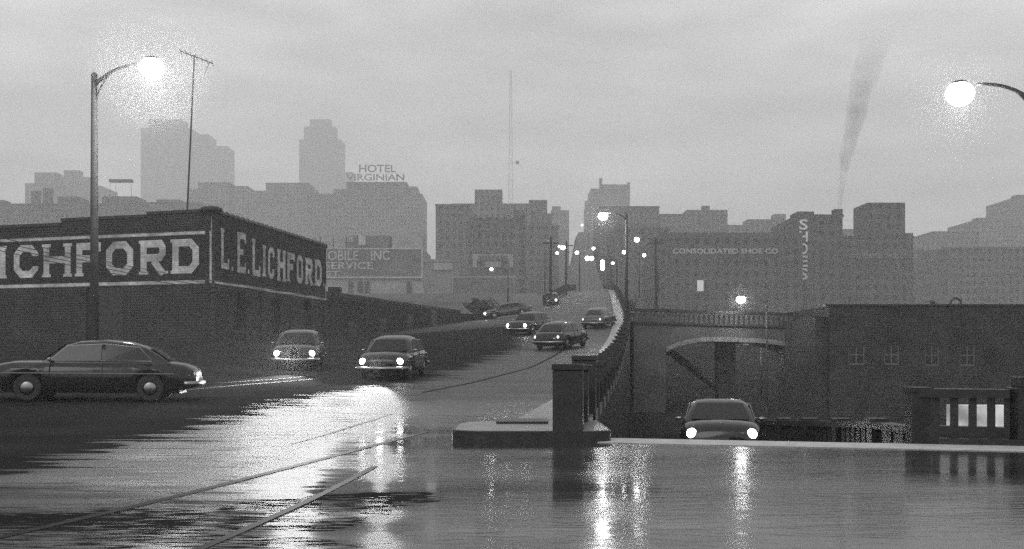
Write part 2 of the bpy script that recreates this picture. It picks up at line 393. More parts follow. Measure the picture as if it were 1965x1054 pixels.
# ------------------------------------------------------------------ viaduct parapet
def parapet(ylist, edge, zprof, off, label, big=()):
    root = empty('viaduct_parapet', (lerp(edge,ylist[0])+off, ylist[0], lerp(zprof,ylist[0])), label=label, cat='parapet')
    o0 = root.location
    def ang(Y): return math.atan2(lerp(edge,Y+1)-lerp(edge,Y-1 if Y-1>edge[0][0] else Y),2 if Y-1>edge[0][0] else 1)
    for i,Y in enumerate(ylist):
        x=lerp(edge,Y)+off; z=lerp(zprof,Y)+.16
        w,dp,h,cap = (.46,.46,1.05,.0) if i==0 else (.40,.38,1.02,.05)
        if i in big: w,dp,h,cap=.46,.5,1.17,.0
        bm=bmesh.new(); box(bm,-w/2,w/2,-dp/2,dp/2,-.2,h-.1)
        box(bm,-w/2-cap-.015,w/2+cap+.015,-dp/2-cap-.015,dp/2+cap+.015,h-.1,h)
        bmesh.ops.bevel(bm, geom=[e for e in bm.edges if e.calc_length()>.05], offset=.012, segments=1, affect='EDGES')
        p=link('post', bm, M['conc_dark'], root); p.location=Vector((x,Y,z))-o0; p.rotation_euler=(0,0,-ang(Y))
    # rails and balusters between the posts, one panel per bay
    for a,b in zip(ylist,ylist[1:]):
        xa,xb=lerp(edge,a)+off,lerp(edge,b)+off; za,zb=lerp(zprof,a)+.16,lerp(zprof,b)+.16
        bm=bmesh.new(); A=Vector((xa,a,za))-o0; B=Vector((xb,b,zb))-o0; D=(B-A).normalized(); A=A+D*.19; B=B-D*.19
        Nn=Vector((D.y,-D.x,0)).normalized()
        def bar(A_,B_,h0,h1,w):
            vs=[bm.verts.new(p+Nn*s*w/2+Vector((0,0,h))) for p in (A_,B_) for h in (h0,h1) for s in (-1,1)]
            for f in ((0,1,3,2),(4,6,7,5),(0,4,5,1),(2,3,7,6),(0,2,6,4),(1,5,7,3)): bm.faces.new([vs[k] for k in f])
        bar(A,B,.46,.58,.2); bar(A,B,-.15,.18,.22)
        n=max(3,int((b-a)/.33)) if a<70 else 3
        for k in range(n):
            c=A.lerp(B,(k+.5)/n); bar(c-D*.06,c+D*.06,.18,.46,.14)
        link('balustrade_panel', bm, M['conc_dark'], root)
    return root
yl=[17.6,19.9,22.4]; s=2.35
while yl[-1]<92: yl.append(yl[-1]+2.5+(yl[-1]-22)*.035)
while yl[-1]<240: yl.append(yl[-1]+6)
parapet(yl, XR, ZR, 0, 'dark concrete parapet of close square posts climbing along the right of the viaduct', big=(2,))
yl=[138+7*i for i in range(17)]
parapet(yl, [(130,3.2),(140,4.2),(200,9.6),(250,14.0),(300,17)], ZR, 0, 'far dark post parapet along the left edge of the viaduct crest')

# ------------------------------------------------------------------ side balustrade on the right
def side_balustrade():
    A=P(1956,0,16.9); A.z=0; root=empty('stone_balustrade',(A.x,A.y,0),label='dark concrete balustrade with tall open slots at the right edge, ending in a square pier',cat='balustrade')
    o0=Vector(root.location)
    pts=[(PX(1956,16.95),16.95),(PX(1762,17.5),17.5)]
    # end pier
    bm=bmesh.new(); box(bm,-.13,.5,-.25,.25,-.05,.86); box(bm,-.05,.42,-.17,.17,.86,1.02); 
    bmesh.ops.bevel(bm, geom=bm.edges[:], offset=.012, segments=1, affect='EDGES')
    pr_=link('end_pier',bm,M['conc_dark'],root)
    def seg(pa,pb,za,zb,n,slot,base,top,railh,nm='balustrade_panel'):
        bm=bmesh.new(); A=Vector((pa[0],pa[1],za))-o0; B=Vector((pb[0],pb[1],zb))-o0; D=(B-A).normalized(); Nn=Vector((D.y,-D.x,0)).normalized()
        def bar(a,b,h0,h1,w):
            vs=[bm.verts.new(p+Nn*s_*w/2+Vector((0,0,h))) for p in (a,b) for h in (h0,h1) for s_ in (-1,1)]
            for f in ((0,1,3,2),(4,6,7,5),(0,4,5,1),(2,3,7,6),(0,2,6,4),(1,5,7,3)): bm.faces.new([vs[k] for k in f])
        bar(A,B,-.1,base,.2); bar(A,B,top,top+railh,.34); Lt=(B-A).length
        for k in range(n+1):
            t=k/n; c=A.lerp(B,t); w=(Lt/n-slot)/2 
            bar(A+D*max(0,t*Lt-w), A+D*min(Lt,t*Lt+w), base, top, .10)
        return link(nm,bm,M['conc_dark'],root)
    seg((pts[0][0]-.14,pts[0][1]),pts[1],0,0,5,.145,.26,.70,.13)
    # posts and closing bays where the wall turns down the ramp
    prev=None; pth=[(PX(1762,17.5),17.5),(7.0,21.6),(7.12,24.4),(7.2,27.2),(7.25,30),(7.3,33),(7.3,36),(7.3,39.5),(7.3,43),(7.3,47)]
    for i,(x,y) in enumerate(pth):
        z=0 if i==0 else -.62-.054*(y-20)
        bm=bmesh.new(); box(bm,-.15,.15,-.15,.15,-.1,.78); box(bm,-.18,.18,-.18,.18,.78,.85)
        p=link('post',bm,M['conc_dark'],root); p.location=Vector((x,y,z))-o0
        if i==1: seg((7.05,18.4),(x,y),z+.05,z,5,.12,.2,.66,.12)
        elif prev: seg((prev[0],prev[1]+.0),(x,y),prev[2],z,7,.12,.2,.66,.12)
        prev=(x,y,z)
side_balustrade()
bm=bmesh.new(); a=P(1826,0,21); b=P(1940,0,21.3); prism(bm,[(a.x,a.y),(b.x,b.y),(b.x,b.y+.25),(a.x,a.y+.25)],-1.6,[.42,.40,.40,.42])  # added panel, put behind the slots to make them pale
tag(link('slot_panel',bm,plain('pale_slot_panel',.8,.7,.5,2.2)),'pale stained panel added to brighten the slots of the right hand balustrade','wall')

# ------------------------------------------------------------------ street lamps
def street_lamp(base, top, arm, head, label, r=.11, bowl=(.36,.3,.2), group=None, lampmat='lamp', power=None, brace=True, halo_r=0):
    """base/top/head are world points; the arm curves from the pole top to the head"""
    root=empty('street_lamp',base,label=label,cat='street lamp',group=group or 'street lamps'); o=Vector(base)
    hgt=top.z-base.z
    bm=bmesh.new(); tube(bm,[(0,0,0),(0,0,hgt*.5),(0,0,hgt)],[r,r*.82,r*.62],12); lathe(bm,[(r*.66,hgt),(r*.72,hgt+.03),(r*.3,hgt+.12)],seg=12)
    link('pole',bm,M['steel'],root,True)
    bm=bmesh.new(); lathe(bm,[(r*1.9,0),(r*1.9,.12),(r*1.25,.3),(r*1.2,.5)],seg=12); link('base',bm,M['steel'],root,True)
    hd=head-o; s=Vector((0,0,hgt-.35*arm)); mid=Vector((hd.x*.36,hd.y*.36,hgt+(hd.z+.16-hgt)*.70))
    end=Vector((hd.x*.82,hd.y*.82,hd.z+.2)); path=[]
    for k in range(13):
        t=k/12; path.append(s*(1-t)**2+Vector((hd.x*.3,hd.y*.3,hd.z+.28))*2*t*(1-t)+end*t*t)
    bm=bmesh.new(); tube(bm,path,[r*.42-(r*.16)*k/12 for k in range(13)],8); link('arm',bm,M['steel_dark'],root,True)
    if brace:
        s2=Vector((0,0,hgt-1.15*arm)); e2=path[7]; c2=Vector((hd.x*.10,hd.y*.10,hgt-.1*arm)); p2=[s2*(1-t)**2+c2*2*t*(1-t)+e2*t*t for t in [k/10 for k in range(11)]]
        bm=bmesh.new(); tube(bm,p2,r*.2,6); link('brace',bm,M['steel_dark'],root,True)
    bm=bmesh.new(); ellipsoid(bm,hd+Vector((0,0,bowl[2]*.8)),(bowl[0]*.6,bowl[1]*.6,bowl[2]*.32)); link('lamp_hood',bm,M['steel_dark'],root,True)
    bm=bmesh.new(); ellipsoid(bm,hd,bowl); link('lamp_bowl',bm,M[lampmat],root,True)
    if power:
        l=bpy.data.lights.new('lamp_light','POINT'); l.energy=power; l.shadow_soft_size=bowl[0]; l.color=(1,1,1)
        lo=bpy.data.objects.new('lamp_light',l); COL.objects.link(lo); lo.parent=root; lo.location=hd-Vector((0,0,bowl[2]+.1))
    if halo_r:  # extra scattering volume, added only to give the lamp its glow
        mm=bpy.data.materials.new('halo_scatter'); mm.use_nodes=True; nt=mm.node_tree; nt.nodes.clear(); N,L=nt.nodes,nt.links
        oo=N.new('ShaderNodeOutputMaterial'); v=N.new('ShaderNodeVolumePrincipled'); v.inputs['Color'].default_value=g3(.97); L.new(v.outputs[0],oo.inputs['Volume'])
        tc=N.new('ShaderNodeTexCoord'); ln=N.new('ShaderNodeVectorMath'); ln.operation='LENGTH'; L.new(tc.outputs['Object'],ln.inputs[0])
        f=ramp(N,L,ln.outputs['Value'],bowl[0],halo_r,1,0); L.new(mth(N,L,'MULTIPLY',mth(N,L,'POWER',f,2.4),.09 if halo_r>2 else .06),v.inputs['Density'])
        bm=bmesh.new(); ellipsoid(bm,(0,0,0),(halo_r,halo_r,halo_r),20,14); mo=link('halo',bm,mm,None,True); mo.location=head
        tag(mo,'added scattering sphere that makes the glow round a lit street lamp','halo',kind='stuff')
    return root
Yp=40.
b=Vector((PX(181,Yp),Yp,H(PX(181,Yp),Yp))); t=Vector((b.x,Yp,PZ(146,Yp)))
street_lamp(b,t,1.0,P(312,147,Yp)-Vector((0,1.2,0)),'tall grey lamp post with curved braced arm in front of the brick warehouse',.17,(.42,.38,.36),power=2600,halo_r=2.9,lampmat='lamp_far')
Yp=24.
b=Vector((PX(2025,Yp),Yp,lerp(ZB,Yp))); t=Vector((b.x,Yp,PZ(214,Yp)))
street_lamp(b,t,1.0,P(1842,180,Yp),'curved braced lamp arm reaching in from the right edge, its post out of view',.13,(.30,.28,.26),power=160,halo_r=1.7,lampmat='lamp_far')
Yp=75.
b=Vector((PX(1205,Yp)-.1,Yp,lerp(ZR,Yp))); t=Vector((b.x,Yp,PZ(412,Yp)))
street_lamp(b,t,1.0,P(1157,415,Yp),'lamp post standing on the viaduct parapet, its curved arm over the road',.13,(.32,.3,.27),power=300,brace=False,halo_r=1.6)
Yp=92.
b=Vector((PX(1471,Yp),Yp,lerp(ZB,Yp))); t=Vector((b.x,Yp,PZ(577,Yp)))
street_lamp(b,t,.8,P(1422,575,Yp),'lamp post in the lower street in front of the arched bridge',.10,(.38,.34,.3),power=100,brace=False,halo_r=1.7)
Yp=106.
b=Vector((PX(1461,Yp),Yp,lerp(ZB,Yp))); t=Vector((b.x,Yp,PZ(652,Yp)))
street_lamp(b,t,.5,P(1432,657,Yp),'short lamp post behind the arched bridge, seen through its opening',.08,(.26,.24,.24),power=150,brace=False)
# lamps up the street
far=[(1222,460,125,1,.36,'lamp on the viaduct just right of the tall lamp post','r'),(1198,484,165,1,.36,'lamp seen close left of the tall lamp post','r'),
     (1236,490,175,1,.34,'lamp furthest right over the viaduct crest','r'),(1080,475,190,-1,.52,'brightest lamp over the left side of the climbing street','l'),
     (1107,485,215,-1,.42,'lamp over the middle of the climbing street','l'),(1139,477,235,1,.40,'lamp over the right side of the climbing street','r'),
     (1073,473,250,-1,.30,'dim lamp beside the brightest lamp in the street',''),(1069,486,200,-1,.32,'lowest lamp on the left side of the climbing street',''),
     (1117,432,420,1,.42,'highest and farthest lamp up the climbing street',''),(943,538,150,1,.26,'lone lamp before the tall signboard wall',''),
     (1176,530,180,1,.26,'small low lamp left of the tall lamp post near the crest','')]
for x,y,Y,sd,rr,lab,_ in far:
    hd=P(x,y,Y); px=hd.x+sd*2.2; zg=H(px,Y) if px<lerp(XR,Y) else lerp(ZR,Y)
    if hd.z-zg<5: hd.z=zg+5
    b=Vector((px,Y,zg)); t=Vector((px,Y,hd.z-.1))
    street_lamp(b,t,.6,hd,lab,.11,(rr*.8,rr*.8,rr*.75),group='lamps up the climbing street',lampmat='lamp_far',brace=False)

# traffic signals
def signal(x,y,Y,n,label,step=6.5,r=.22):
    p=P(x,y,Y); root=empty('traffic_signal',p,label=label,cat='traffic signal',group='signals over the street')
    h=step/F*Y; px=lerp(XR,Y)-.4-p.x
    bm=bmesh.new(); box(bm,-.32,.32,.02,.4,-h*(n-.4),h*.6); link('housing',bm,M['black'],root)
    for k in range(n):
        bm=bmesh.new(); ellipsoid(bm,(0,-.02,-h*k),(r,.12,r),12,8); link('lens',bm,M['signal'],root,True)
    bm=bmesh.new(); tube(bm,[(px,.25,H(p.x+px-.2,Y)-p.z),(px,.25,h*.8)],.09,8); tube(bm,[(px,.25,h*.7),(0,.25,h*.7)],.05,6); link('pole',bm,M['steel_dark'],root)
signal(1156,503,150,3,'traffic signal with three lit lenses over the viaduct crest',6.2,.26)
signal(1127,496,205,1,'left of a close pair of single signal lights over the street',6,.4)
signal(1135,496,206,1,'right of a close pair of single signal lights over the street',6,.4)

# ------------------------------------------------------------------ corner warehouse
C0=Vector((PX(405,71),71,0)); C1=Vector((PX(626,93.5),93.5,0)); CL=Vector((PX(0,76.3),76.3,0)); dl=(CL-C0).normalized(); C3=C0+dl*34; dr=(C1-C0).normalized()
aL=math.atan2(dl.y,dl.x); aR=math.atan2(dr.y,dr.x)
M['brickL']=brick('dark_wet_brick_front',.011,.05,aL,.17); M['brickR']=brick('dark_wet_brick_side',.010,.04,aR,.17)
M['signL']=brick('black_painted_brick_front',.010,.018,aL,.13,.2); M['signR']=brick('black_painted_brick_side',.010,.018,aR,.13,.2)
M['letL']=brick('white_painted_brick_front',.42,.28,aL,.13,.12,scuff=.35); M['letR']=brick('white_painted_brick_side',.48,.28,aR,.13,.12,scuff=.6)
nL=Vector((dl.y,-dl.x,0)); nL = nL if nL.y<0 else -nL
nR=Vector((dr.y,-dr.x,0)); nR = nR if nR.x>0 else -nR
def on(px,C,d):      # distance along the wall at which the sight line through column px meets it
    k=(px-CX)/F; # C.x+t d.x = k (C.y+t d.y)
    return (k*C.y-C.x)/(d.x-k*d.y)
def pt(C,d,n,t,z,off): v=C+d*t+n*off; return Vector((v.x,v.y,z))
wh=empty('brick_warehouse',(C0.x,C0.y,2.2),label='dark brick corner warehouse painted with large white block lettering on both walls',cat='building')
def child(o): o.parent=wh; o.matrix_parent_inverse=Matrix.Translation(-Vector(wh.location)); return o
zb=.5
def wallface(C,d,n,segs,name,m,thick=.4):
    bm=bmesh.new()
    for t0,t1,z0a,z0b,z1a,z1b in segs:
        a=pt(C,d,n,t0,0,0); b=pt(C,d,n,t1,0,0); a2=pt(C,d,n,t0,0,-thick); b2=pt(C,d,n,t1,0,-thick)
        prism(bm,[(a.x,a.y),(b.x,b.y),(b2.x,b2.y),(a2.x,a2.y)],[z0a,z0b,z0b,z0a],[z1a,z1b,z1b,z1a])
    return child(link(name,bm,m))
def slab(C,d,n,t0,t1,z0a,z1a,z0b,z1b,off0,off1,name,m):
    bm=bmesh.new(); a=pt(C,d,n,t0,0,off1); b=pt(C,d,n,t1,0,off1); a2=pt(C,d,n,t0,0,off0); b2=pt(C,d,n,t1,0,off0)
    prism(bm,[(a.x,a.y),(b.x,b.y),(b2.x,b2.y),(a2.x,a2.y)],[z0a,z0b,z0b,z0a],[z1a,z1b,z1b,z1a]); return child(link(name,bm,m))
tS1=on(283,C0,dl); tS2=on(118,C0,dl); LR=(C1-C0).length
# front (left) wall with a door opening
d0,d1=on(235,C0,dl),on(165,C0,dl); zd=PZ(548,73)
wallface(C0,dl,nL,[(0,d0,zb,zb,10.45,10.5)],'front_wall',M['brickL'])
wallface(C0,dl,nL,[(d0,d1,zd,zd,10.5 if d0<tS1 else 10.3,10.3)],'front_wall',M['brickL'])
wallface(C0,dl,nL,[(d1,tS2,zb,zb,10.3,10.35),(tS2,34,zb,zb,10.05,10.05)],'front_wall',M['brickL'])
# top edge steps: copings
for t0,t1,z in ((-.1,tS1,10.52),(tS1,tS2,10.36),(tS2,34,10.08)):
    slab(C0,dl,nL,t0,t1,z-.05,z+.14,z-.05,z+.14,-.45,.10,'coping',M['conc_dark'])
# arched door
slab(C0,dl,nL,d0,d1,zb,zd,zb,zd,-.38,-.22,'door',M['door'])
bm=bmesh.new(); N_=12; w_=(d1-d0)
for k in range(N_):
    a_=math.pi*(1-k/N_); b_=math.pi*(1-(k+1)/N_)
    for rr0,rr1 in ((1,1.16),):
        q=[]
        for an,rr in ((a_,rr0),(b_,rr0),(b_,rr1),(a_,rr1)):
            t_=(d0+d1)/2+math.cos(an)*w_/2*rr; z_=zd-.28+math.sin(an)*.55*rr
            q.append(bm.verts.new(pt(C0,dl,nL,t_,z_,.012)))
        bm.faces.new(q)
child(link('arch',bm,M['brickR']))
# side wall with windows
wins=[(448,468,556,633),(522,537,572,648),(583,597,575,655)]
openings=[]
for x0,x1,y0,y1 in wins:
    t0,t1=on(x0,C0,dr),on(x1,C0,dr); Yc=(C0+dr*t0).y; openings.append((t0,t1,PZ(y1,Yc),PZ(y0,Yc)))
segs=[]; cur=0
def zt(t): return 10.45+(10.42-10.45)*t/LR
for t0,t1,z0,z1 in openings:
    segs+=[(cur,t0,zb,zb,zt(cur),zt(t0)),(t0,t1,zb,zb,z0,z0),(t0,t1,z1,z1,zt(t0),zt(t1))]; cur=t1
segs.append((cur,LR,zb,zb,zt(cur),zt(LR)))
wallface(C0,dr,nR,segs,'side_wall',M['brickR'])
for t0,t1,z0,z1 in openings:
    w=slab(C0,dr,nR,t0,t1,z0,z1,z0,z1,-.36,-.26,'window',M['glass'])
    bm=bmesh.new()
    for a,b,c,d_ in ((t0,t1,z1-.1,z1),(t0,t1,(z0+z1)/2-.05,(z0+z1)/2+.05),((t0+t1)/2-.05,(t0+t1)/2+.05,z0,z1)):
        A=pt(C0,dr,nR,a,0,-.2);B_=pt(C0,dr,nR,b,0,-.2);A2=pt(C0,dr,nR,a,0,-.258);B2=pt(C0,dr,nR,b,0,-.258); prism(bm,[(A.x,A.y),(B_.x,B_.y),(B2.x,B2.y),(A2.x,A2.y)],c,d_)
    f=link('frame',bm,M['wood']); f.parent=w
    
    slab(C0,dr,nR,t0-.15,t1+.15,z0-.18,z0-.003,z0-.18,z0-.003,-.05,.1,'sill',M['conc_dark'])
# pilasters on the side wall
for x in (470,500,556,620):
    t0=on(x,C0,dr); slab(C0,dr,nR,t0,t0+1.0,zb,6.0,zb,6.0,.003,.09,'pilaster',M['brickR'])
# back walls and roof
bm=bmesh.new(); q=[C0,C1,C1+dl*34,C3]; q=[q[0]+(-nL*.42)+(-nR*.42),q[1]-nR*.42,q[2],q[3]-nL*.42]
prism(bm,[(v.x,v.y) for v in q],zb,9.6); child(link('roof',bm,M['conc_dark']))
# scalloped coping tiles along the side wall and corner cap
bm=bmesh.new(); n=26
for k in range(n):
    t0=LR*k/n+.1; a=pt(C0,dr,nR,t0,zt(t0)+.1,-.15); b=pt(C0,dr,nR,t0+LR/n*.96,zt(t0)+.1,-.15)
    tube(bm,[a,a.lerp(b,.78),b],[.20,.20,.27],8)
child(link('coping',bm,M['conc_dark']))
bm=bmesh.new(); ellipsoid(bm,pt(C0,dl,nL,.1,10.62,-.15),(.75,.5,.26)); child(link('corner_cap',bm,M['conc_dark'],None,True))
# painted black fields with white borders
zL0,zL1=6.12,9.12
slab(C0,dl,nL,.02,33.9,zL0,zL1,zL0,zL1,.0,.010,'painted_sign_field',M['signL'])
zf0=6.12
slab(C0,dr,nR,.02,LR-.02,zf0,10.2,6.12,10.15,.0,.010,'painted_sign_field',M['signR'])
for t0,t1,z0,z1 in ((.02,33.9,zL1-.04,zL1+.16),(.02,33.9,zL0-.16,zL0+.06),(-.01,.2,zL0+.06,zL1-.04)):
    slab(C0,dl,nL,t0,t1,z0,z1,z0,z1,.011,.016,'sign_border',M['letL'])
for t0,t1,z0,z1 in ((-.02,LR,zf0-.12,zf0+.05),(-.01,.16,zf0+.05,10.2),(LR-.3,LR,zf0+.05,7.3)):
    slab(C0,dr,nR,t0,t1,z0,z1,z0,z1,.011,.016,'sign_border',M['letR'])
# letters, front wall (read left to right = decreasing t)
bm=bmesh.new()
def lf(t_left): return lambda u,v,k: pt(C0,dl,nL,t_left-u,6.62+v*1.0,.02+.002*k)
for ch,x0,x1 in (('I',-3,14),('C',27,74),('H',84,136),('F',147,194),('O',204,256),('R',270,320),('D',331,382)):
    t0,t1=on(x0,C0,dl),on(x1,C0,dl); add_glyph(bm,ch,t0-t1,2.2,.47,lf(t0))
tq=on(-3,C0,dl)
for ch,w in (('L',1.6),('.',.45),('E',1.6),('.',.45),('L',1.6)):
    pass
xt=tq+.45
for ch,w in (('L',1.7),('.',.4),('E',1.7),('.',.4),('L',1.7)):
    xt+=w; add_glyph(bm,ch,w,2.2,.5,lf(xt)); xt+=.5
child(link('lettering',bm,M['letL']))
bm=bmesh.new()
def rf(t0,z0): return lambda u,v,k: pt(C0,dr,nR,t0+u,z0+v,.02+.002*k)
for ch,x0,x1,y0,y1 in (('L',424,439,440,516),('.',444,447,0,0),('E',455,471,447,524),('.',475,478,0,0),('L',484,499,460,530),('I',502,511,471,531),('C',514,526,475,535),('H',532,547,480,540),('F',551,565,486,541),('O',569,581,490,544),('R',586,600,496,547),('D',604,617,499,549),('.',620,622,0,0)):
    t0,t1=on(x0,C0,dr),on(x1,C0,dr); Yc=(C0+dr*(t0+t1)/2).y
    if ch=='.': z0=PZ(520+(x0-444)*.17,Yc); add_glyph(bm,ch,min(.5,t1-t0),.4,.3,rf(t0,z0)); continue
    z0,z1=PZ(y1,Yc),PZ(y0,Yc); add_glyph(bm,ch,t1-t0,z1-z0,min(.5,(t1-t0)*.3) if ch!='I' else .45,rf(t0,z0))
child(link('lettering',bm,M['letR']))
# television aerial on the roof
ab=P(357,408,78); at_=P(373,106,78)
root=empty('television_aerial',(ab.x,ab.y,9.6),label='tall thin television aerial mast on the warehouse roof',cat='aerial')
o=Vector(root.location); bm=bmesh.new(); tube(bm,[(0,0,0),at_-o],[.07,.05],6); link('mast',bm,M['steel_dark'],root)
bm=bmesh.new(); c=at_-o; A=P(346,98,78)-o; B=P(408,122,78)-o; tube(bm,[A,B],.035,6)
for k in range(7):
    q=A.lerp(B,k/6+.0); tube(bm,[q+Vector((.1,-.6,.05)),q-Vector((.1,-.6,.05))],.02,5)
tube(bm,[B.lerp(A,.1),B.lerp(A,.25)+Vector((0,0,-1.0))],.015,5)
link('antenna_head',bm,M['steel_dark'],root)

# ------------------------------------------------------------------ long low shed behind the warehouse
S0=C1+Vector((.1,.05,0)); S1=Vector((PX(886,123),123,0)); S2=Vector((PX(952,128.5),128.5,0)); ds=(S1-S0).normalized(); ns=Vector((ds.y,-ds.x,0))
aS=math.atan2(ds.y,ds.x); M['brickS']=brick('dark_shed_brick',.010,.02,aS,.2,.3)
sh=empty('long_shed',(S0.x,S0.y,2.4),label='long low dark brick shed running up the left of the road behind the warehouse',cat='shed')
def childs(o,p=sh): o.parent=p; o.matrix_parent_inverse=Matrix.Translation(-Vector(p.location)); return o
Ls=(S1-S0).length; zs0,zs1=PZ(566,S0.y),PZ(601,123)
bm=bmesh.new(); q=[S0,S1,S1-ns*14+ds*2,S0-ns*16]; prism(bm,[(v.x,v.y) for v in q],[1.5,3.6,3.6,1.5],[zs0,zs1,zs1,zs0]); childs(link('wall',bm,M['brickS']))
bm=bmesh.new()
for k in range(30):
    a=S0+ds*(Ls*k/30); z=zs0+(zs1-zs0)*k/30; b=a+ds*(Ls/30*.7); mt=Matrix.Translation((0,0,0))
    prism(bm,[(a.x,a.y),(b.x,b.y),((b-ns*.5).x,(b-ns*.5).y),((a-ns*.5).x,(a-ns*.5).y)],z,z+.28)
childs(link('coping',bm,M['conc_dark']))
bm=bmesh.new(); a=P(640,560,100); box(bm,a.x-.5,a.x+.6,100,101,PZ(575,100),PZ(551,100)); childs(link('chimney',bm,M['conc_dark']))
bm=bmesh.new(); a=[P(650,566,104),P(735,564,108),P(745,564,109),P(815,587,112)]
prism(bm,[(PX(655,104),104),(PX(815,118),118),(PX(790,124),124),(PX(640,110),110)],4,[PZ(567,104),PZ(588,118),PZ(566,124),PZ(562,110)]); childs(link('roof_ridge',bm,M['conc_dark']))
for k in range(4):
    t=Ls*(.12+.2*k); a=S0+ds*t; b=a+ds*1.6; z=2.7+3.0*(t/Ls)**1.3
    bm=bmesh.new(); prism(bm,[((a+ns*.02).x,(a+ns*.02).y),((b+ns*.02).x,(b+ns*.02).y),((b-ns*.1).x,(b-ns*.1).y),((a-ns*.1).x,(a-ns*.1).y)],z-1,z+1.5); childs(link('door',bm,M['door']))
# low block at the end of the shed
E0=Vector((PX(886,123.6),123.6,0)); E1=Vector((PX(955,127),127,0))
bm=bmesh.new(); q=[E0,E1,E1+Vector((-1,8,0)),E0+Vector((-3,9,0))]; prism(bm,[(v.x,v.y) for v in q],3.0,PZ(603,125))
tag(link('low_outbuilding',bm,M['brickS']),'small dark flat block closing the end of the long shed by the side street','building')
# bush-like clump / rounded tank behind it
def leafy(name,c,r,n,label,cat,size=.35):
    root=empty(name,(c.x,c.y,c.z-r[2]),label=label,cat=cat); rnd=random.Random(int(c.x*10)+5)
    bm=bmesh.new(); tube(bm,[(0,0,-1),(0,0,r[2])],[.2,.08],6); link('trunk',bm,M['wood'],root)
    bm=bmesh.new()
    for k in range(n):
        while True:
            v=Vector((rnd.uniform(-1,1),rnd.uniform(-1,1),rnd.uniform(-1,1)))
            if v.length<1 and v.length>.15: break
        lump=1+.25*math.sin(v.x*7+v.z*5)
        p=Vector((v.x*r[0],v.y*r[1],v.z*r[2]))*lump+Vector((0,0,r[2])); s_=size*rnd.uniform(.6,1.3)
        a=Vector((rnd.gauss(0,1),rnd.gauss(0,1),rnd.gauss(0,1))).normalized(); b=a.cross(Vector((rnd.gauss(0,1),rnd.gauss(0,1),rnd.gauss(0,1)))).normalized()
        bm.faces.new([bm.verts.new(p+a*s_),bm.verts.new(p+b*s_),bm.verts.new(p-a*s_),bm.verts.new(p-b*s_)])
    link('crown',bm,M['foliage'],root)
leafy('bush',P(922,590,136),(1.9,1.2,1.1),2600,'round dark bush behind the small block at the side street','bush',.10)
leafy('bush',P(1205,588,150),(1.0,1.0,.9),1200,'small dark bush beside the viaduct crest right of the lamp post','bush',.09)

# ------------------------------------------------------------------ arched side bridge and low brick building
Yb=95.
bx0,bx1=PX(1216,Yb),PX(1600,Yb); zt0,zt1=PZ(592,Yb),PZ(603,Yb)
br=empty('arched_bridge',((bx0+bx1)/2,Yb,-3),label='grey concrete bridge with shallow arch and balustrade crossing the lower street',cat='bridge')
def childb(o): return childs(o,br)
def zdeck(x): return zt0+(zt1-zt0)*(x-bx0)/(bx1-bx0)
bm=bmesh.new(); ax0,ax1=PX(1278,Yb),PX(1552,Yb); n=30
top=[];bot=[]
xs=[bx0,ax0]+[ax0+(ax1-ax0)*k/n for k in range(n+1)][0:]+[ax1,bx1]
def soff(x):
    t=(x-ax0)/(ax1-ax0)
    if t<=0 or t>=1: return -3.4
    u=abs(2*t-1); return PZ(652,Yb) - (PZ(652,Yb)-PZ(676,Yb))*u**3.5 - .4*(t-.0)
prof=[]
for i in range(len(xs)-1):
    xa,xb=xs[i],xs[i+1]
    if xb-xa<1e-4: continue
    if xb<=ax0+1e-6 or xa>=ax1-1e-6: sa=sb=-3.4
    else: sa=soff(max(xa,ax0+.01)); sb=soff(min(xb,ax1-.01))
    vs=[bm.verts.new(v) for v in ((xa,Yb,sa),(xb,Yb,sb),(xb,Yb,zdeck(xb)-1.1),(xa,Yb,zdeck(xa)-1.1),(xa,Yb+9,sa),(xb,Yb+9,sb),(xb,Yb+9,zdeck(xb)-1.1),(xa,Yb+9,zdeck(xa)-1.1))]
    for f in ((0,1,2,3),(7,6,5,4),(0,4,5,1),(3,2,6,7)): bm.faces.new([vs[k] for k in f])
M['bridge']=plain('weathered_bridge_concrete',.05,.7,.45,.4)
childb(link('deck',bm,M['bridge']))
# arch ring slightly proud of the spandrel
bm=bmesh.new(); prev=None
for k in range(n+1):
    x=ax0+.02+(ax1-ax0-.04)*k/n; z=soff(x); c=[bm.verts.new(v) for v in ((x,Yb-.12,z),(x,Yb-.12,z+.38),(x,Yb+.02,z+.38),(x,Yb+.02,z))]
    if prev: [bm.faces.new((prev[i],prev[(i+1)%4],c[(i+1)%4],c[i])) for i in range(4)]
    prev=c
childb(link('arch_ring',bm,M['concrete']))
bm=bmesh.new(); box(bm,bx0,bx1,Yb-.2,Yb+.1,0,0.18)
for v in bm.verts: v.co.z+=zdeck(v.co.x)-1.28
childb(link('string_course',bm,M['conc_dark']))
for yy in (Yb-.05,Yb+8.7):
    bm=bmesh.new(); m_=int((bx1-bx0)/.42)
    for k in range(m_):
        x=bx0+(bx1-bx0)*(k+.5)/m_; z=zdeck(x)-1.1; box(bm,x-.12,x+.12,yy,yy+.22,z-.01,z+.86)
    childb(link('balusters',bm,M['bridge']))
    bm=bmesh.new(); box(bm,bx0,bx1,yy-.08,yy+.3,-.24,0)
    for v in bm.verts: v.co.z+=zdeck(v.co.x)
    childb(link('top_rail',bm,M['conc_dark']))
for px_ in (1375,1548):
    bm=bmesh.new(); x=PX(px_,Yb+4); w=PX(px_+32,Yb+4)-x; box(bm,x,x+w,Yb+3 if px_<1400 else Yb-.15,Yb+5,-3.4,soff(x)+.3); childb(link('pier',bm,M['conc_dark']))
